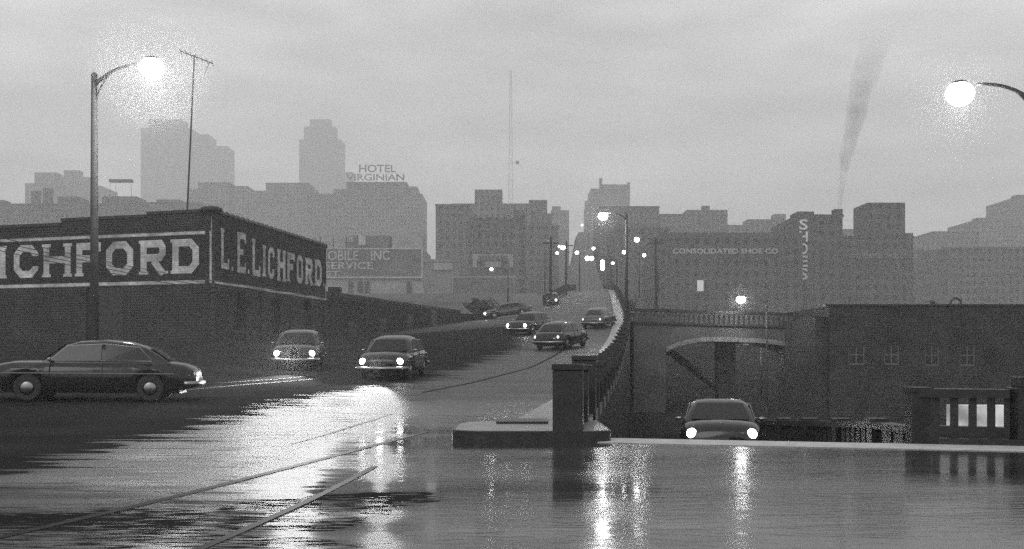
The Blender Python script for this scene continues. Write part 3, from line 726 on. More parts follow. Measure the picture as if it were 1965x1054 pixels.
# sloping strut (embankment edge seen through the arch)
bm=bmesh.new(); a=P(1282,672,Yb+7); b=P(1395,760,Yb+7)
bm.faces.ensure_lookup_table(); tube(bm,[a,b],.35,4); childb(link('strut',bm,M['conc_dark']))
Yr=84.
M['brickB']=brick('grey_brick_box',.02,.035,0,.2,.3)
rb=empty('brick_box_building',(PX(1780,Yr),Yr,-3),label='long flat-roofed brick building with faint windows beside the arched bridge',cat='building')
x0,x1=PX(1592,Yr),PX(2120,Yr); ztop=PZ(587,Yr)
rw=[(1628,1660,662,700),(1697,1726,662,700),(1775,1803,662,702),(1842,1872,662,702)]
op=[(PX(a,Yr),PX(b,Yr),PZ(d_,Yr),PZ(c,Yr)) for a,b,c,d_ in rw]
bm=bmesh.new(); cur=x0
for a,b,z0,z1 in op:
    box(bm,cur,a,Yr,Yr+.4,-3.4,ztop); box(bm,a,b,Yr,Yr+.4,-3.4,z0); box(bm,a,b,Yr,Yr+.4,z1,ztop); cur=b
box(bm,cur,x1,Yr,Yr+.4,-3.4,ztop); box(bm,x0,x0+.4,Yr+.4,Yr+16,-3.4,ztop); box(bm,x1-.4,x1,Yr+.4,Yr+16,-3.4,ztop); box(bm,x0+.4,x1-.4,Yr+15.6,Yr+16,-3.4,ztop)
childs(link('wall',bm,M['brickB']),rb)
bm=bmesh.new(); box(bm,x0+.4,x1-.4,Yr+.4,Yr+15.6,ztop-.8,ztop-.5); childs(link('roof',bm,M['conc_dark']),rb)
bm=bmesh.new(); box(bm,x0-.35,x1,Yr-.15,Yr+.5,ztop-.0,ztop+.12); childs(link('coping',bm,M['conc_dark']),rb)
for a,b,z0,z1 in op:
    bm=bmesh.new(); box(bm,a,b,Yr+.2,Yr+.3,z0,z1); w=childs(link('window',bm,M['glass']),rb)
    bm=bmesh.new()
    for q in ((a,a+.09,z0,z1),(b-.09,b,z0,z1),(a+.09,b-.09,z1-.09,z1),(a+.09,b-.09,z0,z0+.09),((a+b)/2-.03,(a+b)/2+.03,z0+.09,z1-.09),(a+.09,(a+b)/2-.03,(z0+z1)/2-.03,(z0+z1)/2+.03),((a+b)/2+.03,b-.09,(z0+z1)/2-.03,(z0+z1)/2+.03)): box(bm,q[0],q[1],Yr+.12,Yr+.197,q[2],q[3])
    f=link('frame',bm,M['dullwall']); f.parent=w
bm=bmesh.new(); c=P(1834,580,Yr+6); tube(bm,[c+Vector((.42*math.cos(a),0,.42*math.sin(a)-.1)) for a in [math.pi*2*k/16 for k in range(17)]],.09,6,False); tube(bm,[c+Vector((0,0,-1.4)),c+Vector((0,0,-.5))],.12,6); childs(link('vent_ring',bm,M['steel_dark']),rb)
bm=bmesh.new(); c=P(1790,583,Yr+6); lathe(bm,[(.2,-1),(.2,.1),(.32,.12),(.1,.3)],c,10); childs(link('roof_vent',bm,M['steel_dark']),rb)
bm=bmesh.new(); box(bm,x0-.9,x0-.02,Yr+.6,Yr+10,-3.4,ztop-.8); childs(link('side_bay',bm,M['brickB']),rb)

# ------------------------------------------------------------------ city on the hill
FAC={}
def fac(v,wv,fx=3.2,fz=3.6,duty=.42):
    k=(v,wv,fx,fz,duty)
    if k not in FAC: FAC[k]=facade('facade_stone',v,wv*.2,fx,fz,duty)
    return FAC[k]
def building(name,label,parts,Y,depth,m,zb=None,cat='building',skew=0):
    """parts = [(part_name, x0, x1, ytop, dy, depth_or_None)...] boxes in real space at distance Y"""
    Y=D(Y); depth*=1.3; xm=(parts[0][1]+parts[0][2])/2; zg=(min(lerp(ZL,Y),lerp(ZB,Y)) if zb is None else zb)-1
    root=empty(name,(PX(xm,Y),Y,zg),rz=skew,label=label,cat=cat); o=Vector(root.location); prevtop=0
    for i,p in enumerate(parts):
        nm,a,b,yt=p[:4]; dy=p[4] if len(p)>4 else 0; dd=p[5] if len(p)>5 else depth; y0=p[6] if len(p)>6 else None
        mm=p[7] if len(p)>7 else m
        Yk=Y+dy; bm=bmesh.new(); z0=(PZ(y0,Yk)-zg) if y0 else 0
        box(bm,PX(a,Yk)-o.x,PX(b,Yk)-o.x,dy,dy+dd,z0,PZ(yt,Yk)-zg)
        if nm=='wall' and not skew:
            zt_=PZ(yt,Yk)-zg; box(bm,PX(a,Yk)-o.x-.3,PX(b,Yk)-o.x+.3,dy-.3,dy+.1,zt_-.9,zt_+.05)
        link(nm,bm,mm,root)
    return root
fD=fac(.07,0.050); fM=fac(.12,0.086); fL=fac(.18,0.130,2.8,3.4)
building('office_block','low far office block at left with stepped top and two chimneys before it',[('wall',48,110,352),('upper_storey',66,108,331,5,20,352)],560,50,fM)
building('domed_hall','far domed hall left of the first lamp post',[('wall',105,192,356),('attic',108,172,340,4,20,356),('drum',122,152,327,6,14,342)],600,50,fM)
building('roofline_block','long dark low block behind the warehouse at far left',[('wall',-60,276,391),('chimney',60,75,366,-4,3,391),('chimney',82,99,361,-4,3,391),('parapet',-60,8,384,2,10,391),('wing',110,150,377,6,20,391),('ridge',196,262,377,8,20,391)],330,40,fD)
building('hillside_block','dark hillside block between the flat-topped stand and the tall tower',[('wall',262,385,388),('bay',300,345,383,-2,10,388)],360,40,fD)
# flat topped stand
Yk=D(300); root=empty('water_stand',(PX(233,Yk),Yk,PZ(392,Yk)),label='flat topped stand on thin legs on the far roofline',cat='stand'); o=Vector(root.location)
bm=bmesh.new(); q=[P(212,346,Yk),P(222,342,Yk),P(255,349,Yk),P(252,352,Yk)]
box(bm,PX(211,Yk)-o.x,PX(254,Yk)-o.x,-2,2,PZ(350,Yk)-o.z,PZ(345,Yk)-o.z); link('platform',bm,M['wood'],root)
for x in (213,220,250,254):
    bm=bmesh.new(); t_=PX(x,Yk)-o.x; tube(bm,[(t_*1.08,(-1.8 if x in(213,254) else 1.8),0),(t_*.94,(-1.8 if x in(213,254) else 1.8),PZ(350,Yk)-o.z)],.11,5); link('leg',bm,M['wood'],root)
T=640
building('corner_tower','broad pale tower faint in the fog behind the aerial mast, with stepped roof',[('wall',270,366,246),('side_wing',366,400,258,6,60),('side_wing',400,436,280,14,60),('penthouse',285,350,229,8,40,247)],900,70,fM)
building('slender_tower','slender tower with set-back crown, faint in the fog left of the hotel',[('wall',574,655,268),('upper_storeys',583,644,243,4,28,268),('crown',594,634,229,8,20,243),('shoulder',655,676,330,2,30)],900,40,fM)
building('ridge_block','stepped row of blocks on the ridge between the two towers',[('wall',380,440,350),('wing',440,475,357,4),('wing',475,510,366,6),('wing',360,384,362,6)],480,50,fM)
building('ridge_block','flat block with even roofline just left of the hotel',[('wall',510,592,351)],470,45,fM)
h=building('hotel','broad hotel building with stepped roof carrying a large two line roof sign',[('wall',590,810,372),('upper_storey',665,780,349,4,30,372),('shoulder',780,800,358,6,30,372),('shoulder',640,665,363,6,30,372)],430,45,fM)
def sign(name,label,x0,x1,y0,y1,Y,body,m,parent=None,frame=None):
    Y=D(Y)
    w=PX(x1,Y)-PX(x0,Y); hh=PZ(y0,Y)-PZ(y1,Y); p=P(x0,y1,Y)
    o=text(body,p,w,hh,m,depth=.3)
    if parent: o.parent=parent; o.matrix_parent_inverse=Matrix.Translation(-Vector(parent.location))
    return o
sg=empty('hotel_roof_sign',P(722,349,D(428)),label='two line open letter roof sign reading HOTEL VIRGINIAN above the hotel',cat='sign')
sign('lettering','',689,760,316,331,428,'HOTEL',M['midwall'],sg); sign('lettering','',664,776,334,347,428,'VIRGINIAN',M['midwall'],sg)
bm=bmesh.new(); Yk=D(428.6)
for x in (690,722,745,760): tube(bm,[P(x,352,Yk),P(x,317,Yk)],.09,5)
tube(bm,[P(662,332.5,Yk),P(778,332.5,Yk)],.08,5)
childs(link('frame',bm,M['steel_dark']),sg)
# garage with large painted wall sign
g=building('garage_building','pale garage building with a dark painted sign band, right of the warehouse',[('wall',570,814,477),('penthouse',752,812,444,4,12,477,M['palewall']),('penthouse',662,748,452,8,16,477,M['dullwall'])],205,26,M['palewall'])
bm=bmesh.new(); box(bm,PX(575,D(204.6)),PX(811,D(204.6)),D(204.62),D(204.75),PZ(531,D(204.6)),PZ(479,D(204.6))); childs(link('sign_band',bm,M['dullwall']),g)
sign('','',612,688,481,500,204.5,'MOBILE',M['paleletters'],g); sign('','',712,748,481,500,204.5,'INC',M['paleletters'],g); sign('','',600,716,503,517,204.5,'& SERVICE',M['paleletters'],g); sign('','',612,652,520,530,204.5,'EST',M['paleletters'],g)
bm=bmesh.new()
for a,b,c,d_ in ((575,811,476.5,478.5),(575,811,531,534),(808.5,811,478.5,531)): box(bm,PX(a,D(204.5)),PX(b,D(204.5)),D(204.5),D(204.6),PZ(d_,D(204.5)),PZ(c,D(204.5)))
childs(link('sign_border',bm,M['paleletters']),g)
for x in (668,686,700,780):
    bm=bmesh.new(); box(bm,PX(x,D(204.7)),PX(x+9,D(204.7)),D(204.7),D(204.85),PZ(562,D(204.7)),PZ(540,D(204.7))); childs(link('window',bm,M['glass']),g)
b=empty('billboard',P(645,476,D(200)),label='low pale billboard with rounded left end over the garage roof',cat='billboard')
bm=bmesh.new(); box(bm,PX(612,D(200)),PX(677,D(200)),D(200),D(200.3),PZ(465,D(200)),PZ(452,D(200))); lathe(bm,[(.05,-.3),(.05,.3)],P(606,458,D(200)),6); childs(link('panel',bm,M['palewall']),b)
bm=bmesh.new(); 
for x in (615,640,665): tube(bm,[P(x,478,D(200.5)),P(x,456,200.5)],.07,5)
childs(link('legs',bm,M['steel_dark']),b)
bm=bmesh.new(); cc=P(603,459,D(199.9)); tube(bm,[cc,cc+Vector((0,.4,0))],.75,16); childs(link('disc',bm,M['midwall']),b)
b=empty('billboard',P(694,470,D(199)),label='small square white billboard over the garage roof',cat='billboard')
bm=bmesh.new(); box(bm,PX(688,D(199)),PX(701,D(199)),D(199),D(199.3),PZ(470,D(199)),PZ(452,D(199))); childs(link('panel',bm,M['paleletters']),b)
bm=bmesh.new(); tube(bm,[P(694,478,D(199.4)),P(694,468,199.4)],.07,5); childs(link('legs',bm,M['steel_dark']),b)
# group of blocks with the tall wall sign
building('warehouse_block','tall plain block with a flat top left of the tall signboard wall',[('wall',836,902,392)],250,30,fac(.075,0.054))
building('warehouse_block','pale wide block with a roof-top tank house above the tall signboard wall',[('wall',868,1018,391),('tank_house',911,964,364,3,14,391)],290,30,fac(.11,0.079))
w=building('signboard_building','mid-height block whose wall carries a framed tall painted advertisement',[('wall',898,1000,418),('stair_tower',986,1008,404,2,10)],215,24,fac(.065,0.047))
Yk=D(214.6)
bm=bmesh.new()
for a,b,c,d_ in ((906,985,439,440.5),(906,907.2,440.5,488),(983.8,985,440.5,488)): box(bm,PX(a,Yk),PX(b,Yk),Yk-.1,Yk+.05,PZ(d_,Yk),PZ(c,Yk))
childs(link('sign_border',bm,M['midwall']),w)
bm=bmesh.new(); box(bm,PX(907,Yk),PX(985,Yk),Yk-.1,Yk+.05,PZ(500,Yk),PZ(488,Yk)); box(bm,PX(907,Yk),PX(915,Yk),Yk-.1,Yk+.05,PZ(513,Yk),PZ(500.3,Yk)); box(bm,PX(977,Yk),PX(985,Yk),Yk-.1,Yk+.05,PZ(513,Yk),PZ(500.3,Yk)); box(bm,PX(931,Yk),PX(961,Yk),Yk-.1,Yk+.05,PZ(513,Yk),PZ(502,Yk))
childs(link('sign_panel',bm,M['palewall']),w); sign('','',918,974,490,498,214.35,'REYNOLDS',M['darkletters'],w)
w=building('low_sign_building','lower wide block with a faint framed wall sign behind the lone lamp',[('wall',866,990,530)],170,18,M['midwall'],zb=8)
Yk=D(169.6); bm=bmesh.new()
for a,b,c,d_ in ((868,988,531,532.5),(985.5,987,532.5,594),(868,869.5,532.5,594)): box(bm,PX(a,Yk),PX(b,Yk),Yk-.1,Yk+.05,PZ(d_,Yk),PZ(c,Yk))
childs(link('sign_border',bm,M['palewall']),w)
bm=bmesh.new(); box(bm,PX(872,Yk),PX(984,Yk),Yk-.02,Yk+.1,PZ(588,Yk),PZ(536,Yk)); childs(link('sign_field',bm,M['dullwall']),w)
building('street_front_block','pale low street front left of the signboard wall',[('wall',812,880,498),('sign_board',832,868,505,-1,1,518,M['palewall'])],190,16,M['midwall'],zb=8)
building('street_block','dark shop block on the left corner of the climbing street',[('wall',1000,1060,410),('attic',1015,1050,384,4,14,410)],300,30,fac(.07,0.050))
building('street_block','dark narrow block lining the left of the climbing street',[('wall',990,1072,432)],245,40,fac(.07,0.050))
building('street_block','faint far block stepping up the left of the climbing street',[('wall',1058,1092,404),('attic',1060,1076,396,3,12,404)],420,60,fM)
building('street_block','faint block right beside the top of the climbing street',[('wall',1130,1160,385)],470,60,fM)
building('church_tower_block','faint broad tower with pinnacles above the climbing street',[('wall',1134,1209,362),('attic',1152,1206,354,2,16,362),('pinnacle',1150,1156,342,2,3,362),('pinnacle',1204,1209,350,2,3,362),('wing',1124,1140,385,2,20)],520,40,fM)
building('street_block','dark block behind the tall lamp post on the right of the street',[('wall',1150,1265,396)],300,40,fac(.07,0.050))
building('street_block','dark low block at the right foot of the climbing street',[('wall',1178,1285,436)],230,30,fac(.06,0.043))
building('rooftop_block','dark block with a peaked roof top above the shoe warehouse',[('wall',1262,1396,411),('attic',1318,1396,403,3,18,411),('gable',1348,1362,395,4,6,403)],330,34,fD)
building('rooftop_block','stepped pale block above the right end of the shoe warehouse',[('wall',1396,1508,432),('bay',1435,1508,421,3,16,432),('bay',1485,1508,411,5,8,421)],320,34,fM)
s_=building('shoe_warehouse','long dark shoe warehouse with painted company name behind the arched bridge',[('wall',1266,1536,447),('bay',1286,1540,450,-1.2,3)],185,34,fac(.05,0.036))
sign('','',1291,1493,477,487,183.2,'CONSOLIDATED SHOE CO',M['paleletters'],s_)
Yk=D(183.4); bm=bmesh.new(); box(bm,PX(1338,Yk),PX(1350,Yk),Yk,Yk+.3,PZ(559,Yk),PZ(538,Yk)); childs(link('lit_window',bm,M['litwin']),s_)
s_=building('shoe_factory','dark factory with chimney and vertical wall lettering right of the shoe warehouse',[('wall',1530,1617,412),('stair_tower',1530,1562,406,-.6,10),('chimney',1602,1617,401,2,4,414)],190,30,fac(.05,0.036))
# vertical lettering
for ch,ya,yb in (('S',421,441),('H',444,464),('O',467,488),('E',491,512),('S',515,537)):
    sign('','',1534,1550,ya,yb,188.9,ch,M['whiteletters'],s_)
s_=building('shoe_store_building','wide dark block with tall roof-top house and painted name right of the chimney',[('wall',1605,1752,453),('roof_house',1664,1737,389,4,16,453),('parapet',1737,1752,447,2,10,453)],195,30,fac(.055,0.040))
sign('','',1612,1742,487,496,194.4,'CONSOLIDATED SHOE CO',M['midwall'],s_)
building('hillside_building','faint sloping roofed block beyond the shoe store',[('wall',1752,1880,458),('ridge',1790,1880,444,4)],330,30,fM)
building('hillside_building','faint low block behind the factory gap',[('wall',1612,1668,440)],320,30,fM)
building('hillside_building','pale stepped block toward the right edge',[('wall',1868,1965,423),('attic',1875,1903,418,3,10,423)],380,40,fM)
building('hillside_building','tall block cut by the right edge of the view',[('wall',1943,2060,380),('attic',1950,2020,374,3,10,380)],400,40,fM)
building('hillside_building','low grey block above the brick box building at right',[('wall',1820,2080,474)],240,30,fac(.08,0.058))
building('hillside_building','mid-grey block rising behind the box building roof',[('wall',1742,1830,480)],260,30,fac(.08,0.058))
# lattice radio tower
Yk=D(520); root=empty('radio_mast',P(980,395,Yk),label='tall faint lattice radio mast in the fog above the tank house',cat='mast'); o=Vector(root.location)
bm=bmesh.new(); zt_=PZ(135,Yk)-o.z; w=2.4
for sx,sy in ((-1,-1),(1,-1),(1,1),(-1,1)): tube(bm,[(sx*w,sy*w,0),(sx*w*.35,sy*w*.35,zt_)],.14,4)
for k in range(14):
    z0=zt_*k/14; z1=zt_*(k+1)/14; a=w*(1-.65*k/14); b=w*(1-.65*(k+1)/14)
    for (p,q) in (((-1,-1),(1,-1)),((1,-1),(1,1))): tube(bm,[(p[0]*a,p[1]*a,z0),(q[0]*b,q[1]*b,z1)],.09,4); tube(bm,[(q[0]*a,q[1]*a,z0),(p[0]*b,p[1]*b,z1)],.09,4)
link('lattice',bm,M['steel_dark'],root)
bm=bmesh.new(); c=P(993,312,Yk)-o; box(bm,c.x-1.6,c.x+1.6,-1,1,c.z-1.8,c.z+1.8); tube(bm,[(0,0,c.z),(c.x,0,c.z)],.15,4); link('equipment_box',bm,M['steel_dark'],root)

# utility poles and wires
def pole(x,ytop,Y,label):
    X=PX(x,Y); zg=H(X,Y); root=empty('utility_pole',(X,Y,zg),label=label,cat='utility pole',group='utility poles by the viaduct'); h=PZ(ytop,Y)-zg
    bm=bmesh.new(); tube(bm,[(0,0,-.5),(0,0,h)],[.16,.11],7); link('pole',bm,M['wood'],root)
    bm=bmesh.new(); box(bm,-1.1,1.1,-.07,.07,h-.9,h-.75); link('crossarm',bm,M['wood'],root); return Vector((X,Y,zg+h-.75))
pa=pole(1057,455,150,'utility pole at the start of the left crest parapet'); pb=pole(1087,462,185,'utility pole halfway along the left crest parapet'); pole(1112,478,215,'farthest utility pole along the left crest parapet'); pole(916,575,133,'thin short utility pole by the bush at the side street')
pole(1258,455,150,'utility pole right of the tall lamp post beside the crest')
root=empty('overhead_wires',P(0,455,52),label='bundle of thin overhead wires sagging across the warehouse walls',cat='wires'); 
for k in range(4):
    a=P(-80,436+k*9,46); b=P(640,560+k*4,90); c=P(870,580+k*1.5,140); bm=bmesh.new(); pts=[]
    for i in range(21):
        t=i/20; p=a.lerp(b,t); p.z-=1.2*4*t*(1-t)*.5; pts.append(p)
    for i in range(1,11):
        t=i/10; p=b.lerp(c,t); p.z-=.6*4*t*(1-t)*.5; pts.append(p)
    tube(bm,pts,.018,4); childs(link('wire',bm,M['steel']),root)

p=G(599,662); root=empty('lantern',p,label='small lit lantern on a short post at the foot of the warehouse side wall',cat='lantern')
bm=bmesh.new(); tube(bm,[(0,0,0),(0,0,.35)],.04,8); link('post',bm,M['steel_dark'],root)
bm=bmesh.new(); ellipsoid(bm,(0,0,.42),(.13,.13,.15),12,8); link('globe',bm,M['signal'],root,True)
# ------------------------------------------------------------------ cars
def car(X,Y,rz,paint,label,lights=True,tails=False,beam=None,z=None,lit=True):
    z=H(X,Y) if z is None else z
    root=empty('sedan_car',(X,Y,z),rz=rz,label=label,cat='car',group='cars on the road')
    gr=(H(X+math.cos(rz),Y+math.sin(rz))-H(X-math.cos(rz),Y-math.sin(rz)))/2; root.rotation_euler=(0,-math.atan(gr),rz)
    # lower body, lofted along the car (x forward), rising over the wheels
    base=[(-2.62,.60,.50,.66),(-2.55,.76,.36,.84),(-2.3,.86,.30,.95),(-1.95,.90,.28,1.0),(-.9,.93,.27,1.0),(0,.93,.27,.99),(.9,.92,.27,1.0),(1.9,.88,.29,.98),(2.25,.84,.32,.92),(2.45,.76,.38,.82),(2.52,.62,.46,.70)]
    def at_x(x):
        return [lerp([(q[0],q[k]) for q in base],x) for k in (1,2,3)]
    xs_=sorted(set([q[0] for q in base]+[c+d for c in (1.5,-1.5) for d in (-.43,-.41,-.34,-.22,0,.22,.34,.41,.43)]))
    bm=bmesh.new(); rings=[]
    for x in xs_:
        w,zb_,zt_=at_x(x)
        for c in (1.5,-1.5):
            if abs(x-c)<.42: zb_=max(zb_,.32+math.sqrt(max(0,.42**2-(x-c)**2)))
        zc=zb_+(zt_-zb_)*.5
        prof=[(-w+.05,zb_),(w-.05,zb_),(w,zb_+.04),(w+.015,zc),(w-.01,zt_-.14),(w-.07,zt_-.045),(w-.2,zt_),(w*.5,zt_+.03),(0,zt_+.045),(-w*.5,zt_+.03),(-w+.2,zt_),(-w+.07,zt_-.045),(-w+.01,zt_-.14),(-w-.015,zc),(-w,zb_+.04)]
        rings.append([bm.verts.new((x,a,b)) for a,b in prof])
    for a,b in zip(rings,rings[1:]):
        n=len(a); [bm.faces.new((a[i],a[(i+1)%n],b[(i+1)%n],b[i])) for i in range(n)]
    bm.faces.new(rings[0][::-1]); bm.faces.new(rings[-1])
    # rounded roof
    cab=[(1.20,.80,.98,.97),(.86,.74,.98,1.26),(.62,.70,.98,1.44),(.3,.66,.98,1.53),(-.35,.66,.98,1.57),(-.95,.65,.98,1.52),(-1.35,.66,.98,1.40),(-1.68,.70,.98,1.20),(-2.0,.76,.98,.97)]
    prev=None
    for x,w,z0_,z1_ in cab:
        hh=z1_-z0_; wb=.83; k=max(.0,hh/.59)
        wt=wb+(.66-wb)*k
        c=[bm.verts.new(p) for p in ((x,-wb,.96),(x,-(wb+wt)/2,z0_+hh*.55),(x,-wt-.0,z1_-hh*.14),(x,-wt+.13,z1_-hh*.03),(x,-wt*.45,z1_+.01),(x,wt*.45,z1_+.01),(x,wt-.13,z1_-hh*.03),(x,wt,z1_-hh*.14),(x,(wb+wt)/2,z0_+hh*.55),(x,wb,.96))]
        if prev: [bm.faces.new((prev[i],prev[i+1],c[i+1],c[i])) for i in range(9)]
        prev=c
    b_=link('body',bm,paint,root,True)
    def quad(name,pts):
        b2=bmesh.new(); f=b2.faces.new([b2.verts.new(p) for p in pts]); 
        c_=sum((Vector(p) for p in pts),Vector())/len(pts)-Vector((-.3,0,1.1)); f.normal_update(); nn=f.normal if f.normal.dot(c_)>0 else -f.normal
        for v in b2.verts: v.co+=nn*.03
        link(name,b2,M['glass'],root)
    quad('windscreen',[(1.15,-.70,1.02),(1.15,.70,1.02),(.66,.54,1.42),(.66,-.54,1.42)])
    quad('rear_window',[(-1.92,.62,1.04),(-1.92,-.62,1.04),(-1.42,-.50,1.38),(-1.42,.50,1.38)])
    for s in (-1,1):
        quad('side_window',[(.98,s*.81,1.03),(-.28,s*.82,1.03),(-.28,s*.695,1.45),(.56,s*.705,1.40)])
        quad('side_window',[(-.38,s*.82,1.03),(-1.55,s*.81,1.03),(-1.22,s*.715,1.38),(-.38,s*.695,1.45)])
    for s in (-1,1):
        bm=bmesh.new(); wl=[(.98,s*.83,1.03),(-1.55,s*.83,1.03),(-1.22,s*.735,1.38),(-.33,s*.715,1.46),(.56,s*.725,1.41),(.98,s*.83,1.03)]
        tube(bm,wl,.014,5,False); link('window_trim',bm,M['chrome'],root,True)
        for xa in (-.33,.95):
            bm=bmesh.new(); tube(bm,[(xa,s*.925,.32),(xa,s*.945,.6),(xa,s*.93,.86),(xa,s*.88,.97)],.012,4); link('door_seam',bm,M['rubber'],root)
        bm=bmesh.new(); tube(bm,[(-.25,s*.955,.80),(-.10,s*.965,.80)],.018,5); link('door_handle',bm,M['chrome'],root)
        bm=bmesh.new(); ellipsoid(bm,(.95,s*.98,1.06),(.05,.08,.05),10,6); tube(bm,[(.95,s*.86,.98),(.95,s*.97,1.04)],.012,4); link('mirror',bm,M['chrome'],root,True)
    bm=bmesh.new(); box(bm,2.53,2.55,-.16,.16,.56,.66); link('number_plate',bm,M['steel'],root)
    for yy in (-.3,.3):
        bm=bmesh.new(); tube(bm,[(1.20,yy+.1,1.02),(.93,yy-.15,1.23)],.01,4); link('wiper',bm,M['rubber'],root)
    bm=bmesh.new(); box(bm,-2.2,2.2,-.62,.62,.2,.8); link('chassis',bm,M['rubber'],root)
    for x in (1.5,-1.5):
        for s in (-1,1):
            bm=bmesh.new(); tube(bm,[(0,-.1,0),(0,-.08,0),(0,.08,0),(0,.1,0)],[.31,.34,.34,.31],22); w=link('wheel',bm,M['rubber'],root); w.location=(x,s*.79,.34)
            bm=bmesh.new(); tube(bm,[(0,s*.1,0),(0,s*.125,0)] if s>0 else [(0,-.1,0),(0,-.125,0)],[.19,.13],16); link('hubcap',bm,M['chrome'],w,True)
    for x,nm in ((2.54,'front_bumper'),(-2.6,'rear_bumper')):
        bm=bmesh.new(); d=.1 if x>0 else -.1; tube(bm,[(x-d*2.5,-.92,.46),(x,-.78,.46),(x+d*.3,0,.46),(x,.78,.46),(x-d*2.5,.92,.46)],.075,8); link(nm,bm,M['chrome'],root,True)
    bm=bmesh.new()
    for k in range(4): box(bm,2.47,2.51,-.5,.5,.53+k*.06,.555+k*.06)
    link('grille',bm,M['chrome'],root)
    bm=bmesh.new(); [box(bm,-2.1,2.1,s*.935-.008,s*.935+.008,.70,.725) for s in (-1,1)]; link('side_trim',bm,M['chrome'],root)
    for s in (-1,1):
        bm=bmesh.new(); ellipsoid(bm,(2.44,s*.67,.70),(.08,.12,.12),14,8); link('headlight',bm,M['head'] if lights else M['chrome'],root,True)
        bm=bmesh.new(); ellipsoid(bm,(-2.52,s*.66,.70),(.06,.1,.13),12,8); link('taillight',bm,M['tail'] if tails else M['rubber'],root,True)
    if beam:
        l=bpy.data.lights.new('beam','SPOT'); l.energy=beam; l.spot_size=R(36); l.spot_blend=.9; l.shadow_soft_size=.12
        lo=bpy.data.objects.new('headlight_beam',l); COL.objects.link(lo); lo.parent=root; lo.location=(2.7,0,.7); lo.rotation_euler=(0,R(-88.2),0)
    return root
def cg(x,y): p=G(x,y); return p.x,p.y
down=R(-97)          # heading toward the camera
X,Y=cg(235,757); car(X,29.5,R(188),M['car_black'],'black sedan turning left in front of the brick warehouse')
X,Y=cg(757,724); car(X,Y,R(-95),M['car_black'],'black sedan with blazing headlights nearest in the curve of the road',beam=8000)
X,Y=cg(575,706); car(X,Y,R(-84),M['car_black'],'dark sedan with headlights on following the curve left of the nearest one',beam=36000)
X,Y=cg(1018,640); car(X,Y,R(-115),M['car_black'],'dark sedan farther up the road in the middle with headlights on',beam=120)
X,Y=cg(1078,668); car(X,Y,R(68),M['car_black'],'dark sedan driving away up the viaduct with tail lamps glowing',lights=False,tails=True)
X,Y=cg(1150,628); car(X,Y,R(72),M['car_grey'],'grey sedan driving away near the viaduct crest beside the parapet',lights=False,tails=True)
X,Y=cg(975,609); car(X,Y,R(185),M['car_grey'],'grey sedan turning out of the side street beyond the shed')
X,Y=cg(1068,592); car(X,150,R(-95),M['car_black'],'distant dark sedan with headlights on coming over the crest at left')
car(5.15,28,R(-99),M['car_black'],'black sedan with headlights on coming up the ramp beside the balustrade',z=lerp(ZB,28)-.02)

# ------------------------------------------------------------------ smoke
def smoke():
    m=bpy.data.materials.new('chimney_smoke'); m.use_nodes=True; nt=m.node_tree; nt.nodes.clear()
    o=nt.nodes.new('ShaderNodeOutputMaterial'); v=nt.nodes.new('ShaderNodeVolumePrincipled'); v.inputs['Color'].default_value=g3(.06); v.inputs['Density'].default_value=.085
    nt.links.new(v.outputs[0],o.inputs['Volume']); N,L=nt.nodes,nt.links; tc=N.new('ShaderNodeTexCoord'); sp=N.new('ShaderNodeSeparateXYZ'); L.new(tc.outputs['Object'],sp.inputs[0]); L.new(mth(N,L,'MULTIPLY',ramp(N,L,sp.outputs[2],PZ(399,D(193)),PZ(60,D(193)),1,0),ramp(N,L,noise(N,L,tc.outputs['Object'],.16,3),.3,.7,.03,.16)),v.inputs['Density']); bm=bmesh.new(); rnd=random.Random(3); Yk=D(193)
    path=[];rad=[]
    for k in range(26):
        t=k/25; x=1611+ 75*t**1.35+2.5*math.sin(t*17)*t; y=399-345*t; path.append(P(x,y,Yk)+Vector((0,rnd.uniform(-.3,.3),0))); rad.append((.6+5.5*t)*(1+.07*math.sin(k*1.1)))
    tube(bm,path,rad,14); ob=link('chimney_smoke',bm,m,None,True); tag(ob,'thin plume of smoke drifting up from the factory chimney','smoke',kind='stuff')
smoke()

# ------------------------------------------------------------------ haze
m=bpy.data.materials.new('haze_air'); m.use_nodes=True; nt=m.node_tree; nt.nodes.clear()
o=nt.nodes.new('ShaderNodeOutputMaterial'); v=nt.nodes.new('ShaderNodeVolumePrincipled'); v.inputs['Color'].default_value=g3(.95); v.inputs['Density'].default_value=.0007; v.inputs['Anisotropy'].default_value=.0
nt.links.new(v.outputs[0],o.inputs['Volume'])
bm=bmesh.new(); box(bm,-1000,1000,-40,2500,-5,520); tag(link('haze',bm,m),kind='stuff')

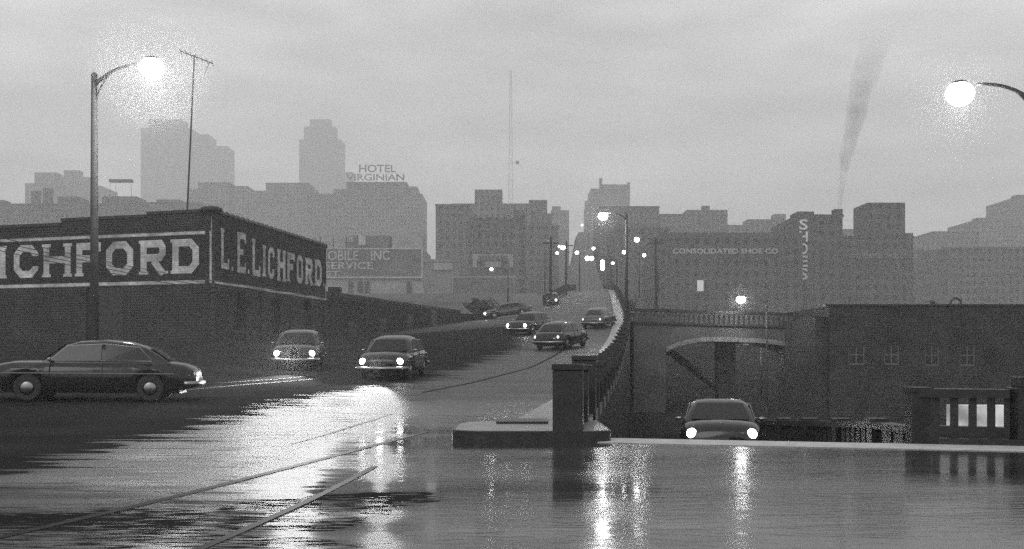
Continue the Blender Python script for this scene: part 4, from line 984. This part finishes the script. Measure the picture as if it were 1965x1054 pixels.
# ------------------------------------------------------------------ sky, sun, camera
w=bpy.data.worlds.new('World'); sc.world=w; w.use_nodes=True; nt=w.node_tree; N,L=nt.nodes,nt.links
bg=N['Background']; sky=N.new('ShaderNodeTexSky'); sky.sky_type='NISHITA'; sky.sun_disc=False; sky.sun_elevation=R(32); sky.sun_rotation=R(200); sky.dust_density=4; sky.air_density=1.0
bw=N.new('ShaderNodeRGBToBW'); L.new(sky.outputs[0],bw.inputs[0])
tc=N.new('ShaderNodeTexCoord'); sp=N.new('ShaderNodeSeparateXYZ'); L.new(tc.outputs['Generated'],sp.inputs[0])
mp=N.new('ShaderNodeMapping'); mp.inputs['Scale'].default_value=(1.2,1.2,4.5); L.new(tc.outputs['Generated'],mp.inputs['Vector'])
cl=noise(N,L,mp.outputs[0],2.2,5)
cl2=noise(N,L,mp.outputs[0],9,8)
clouds=mth(N,L,'MULTIPLY',ramp(N,L,cl,.3,.7,.75,1.22),ramp(N,L,cl2,.3,.7,.87,1.13))
grad=ramp(N,L,sp.outputs[2],0.0,.32,.62,1.0)
flat=mth(N,L,'ADD',mth(N,L,'MULTIPLY',bw.outputs[0],.25),mth(N,L,'MULTIPLY',grad,11))
val=mth(N,L,'MULTIPLY',flat,clouds)
L.new(val,bg.inputs['Color']); bg.inputs['Strength'].default_value=.087
sl=bpy.data.lights.new('sun','SUN'); sl.energy=.5; sl.angle=R(25); so=bpy.data.objects.new('sun',sl); COL.objects.link(so); so.rotation_euler=(R(58),0,R(-20))
cam=bpy.data.cameras.new('camera'); co=bpy.data.objects.new('camera',cam); COL.objects.link(co); co.location=(0,0,HC); co.rotation_euler=(R(90),0,0)
cam.sensor_width=36; cam.lens=36*F/1965; cam.shift_y=(YH-527)/1965; cam.clip_end=6000; cam.clip_start=.1; sc.camera=co
sc.view_settings.view_transform='Standard'; sc.view_settings.look='None'; sc.view_settings.exposure=0; sc.view_settings.gamma=1
sc.cycles.volume_bounces=1; sc.cycles.max_bounces=8; sc.cycles.use_denoising=False; sc.cycles.sample_clamp_indirect=2; sc.cycles.sample_clamp_direct=14
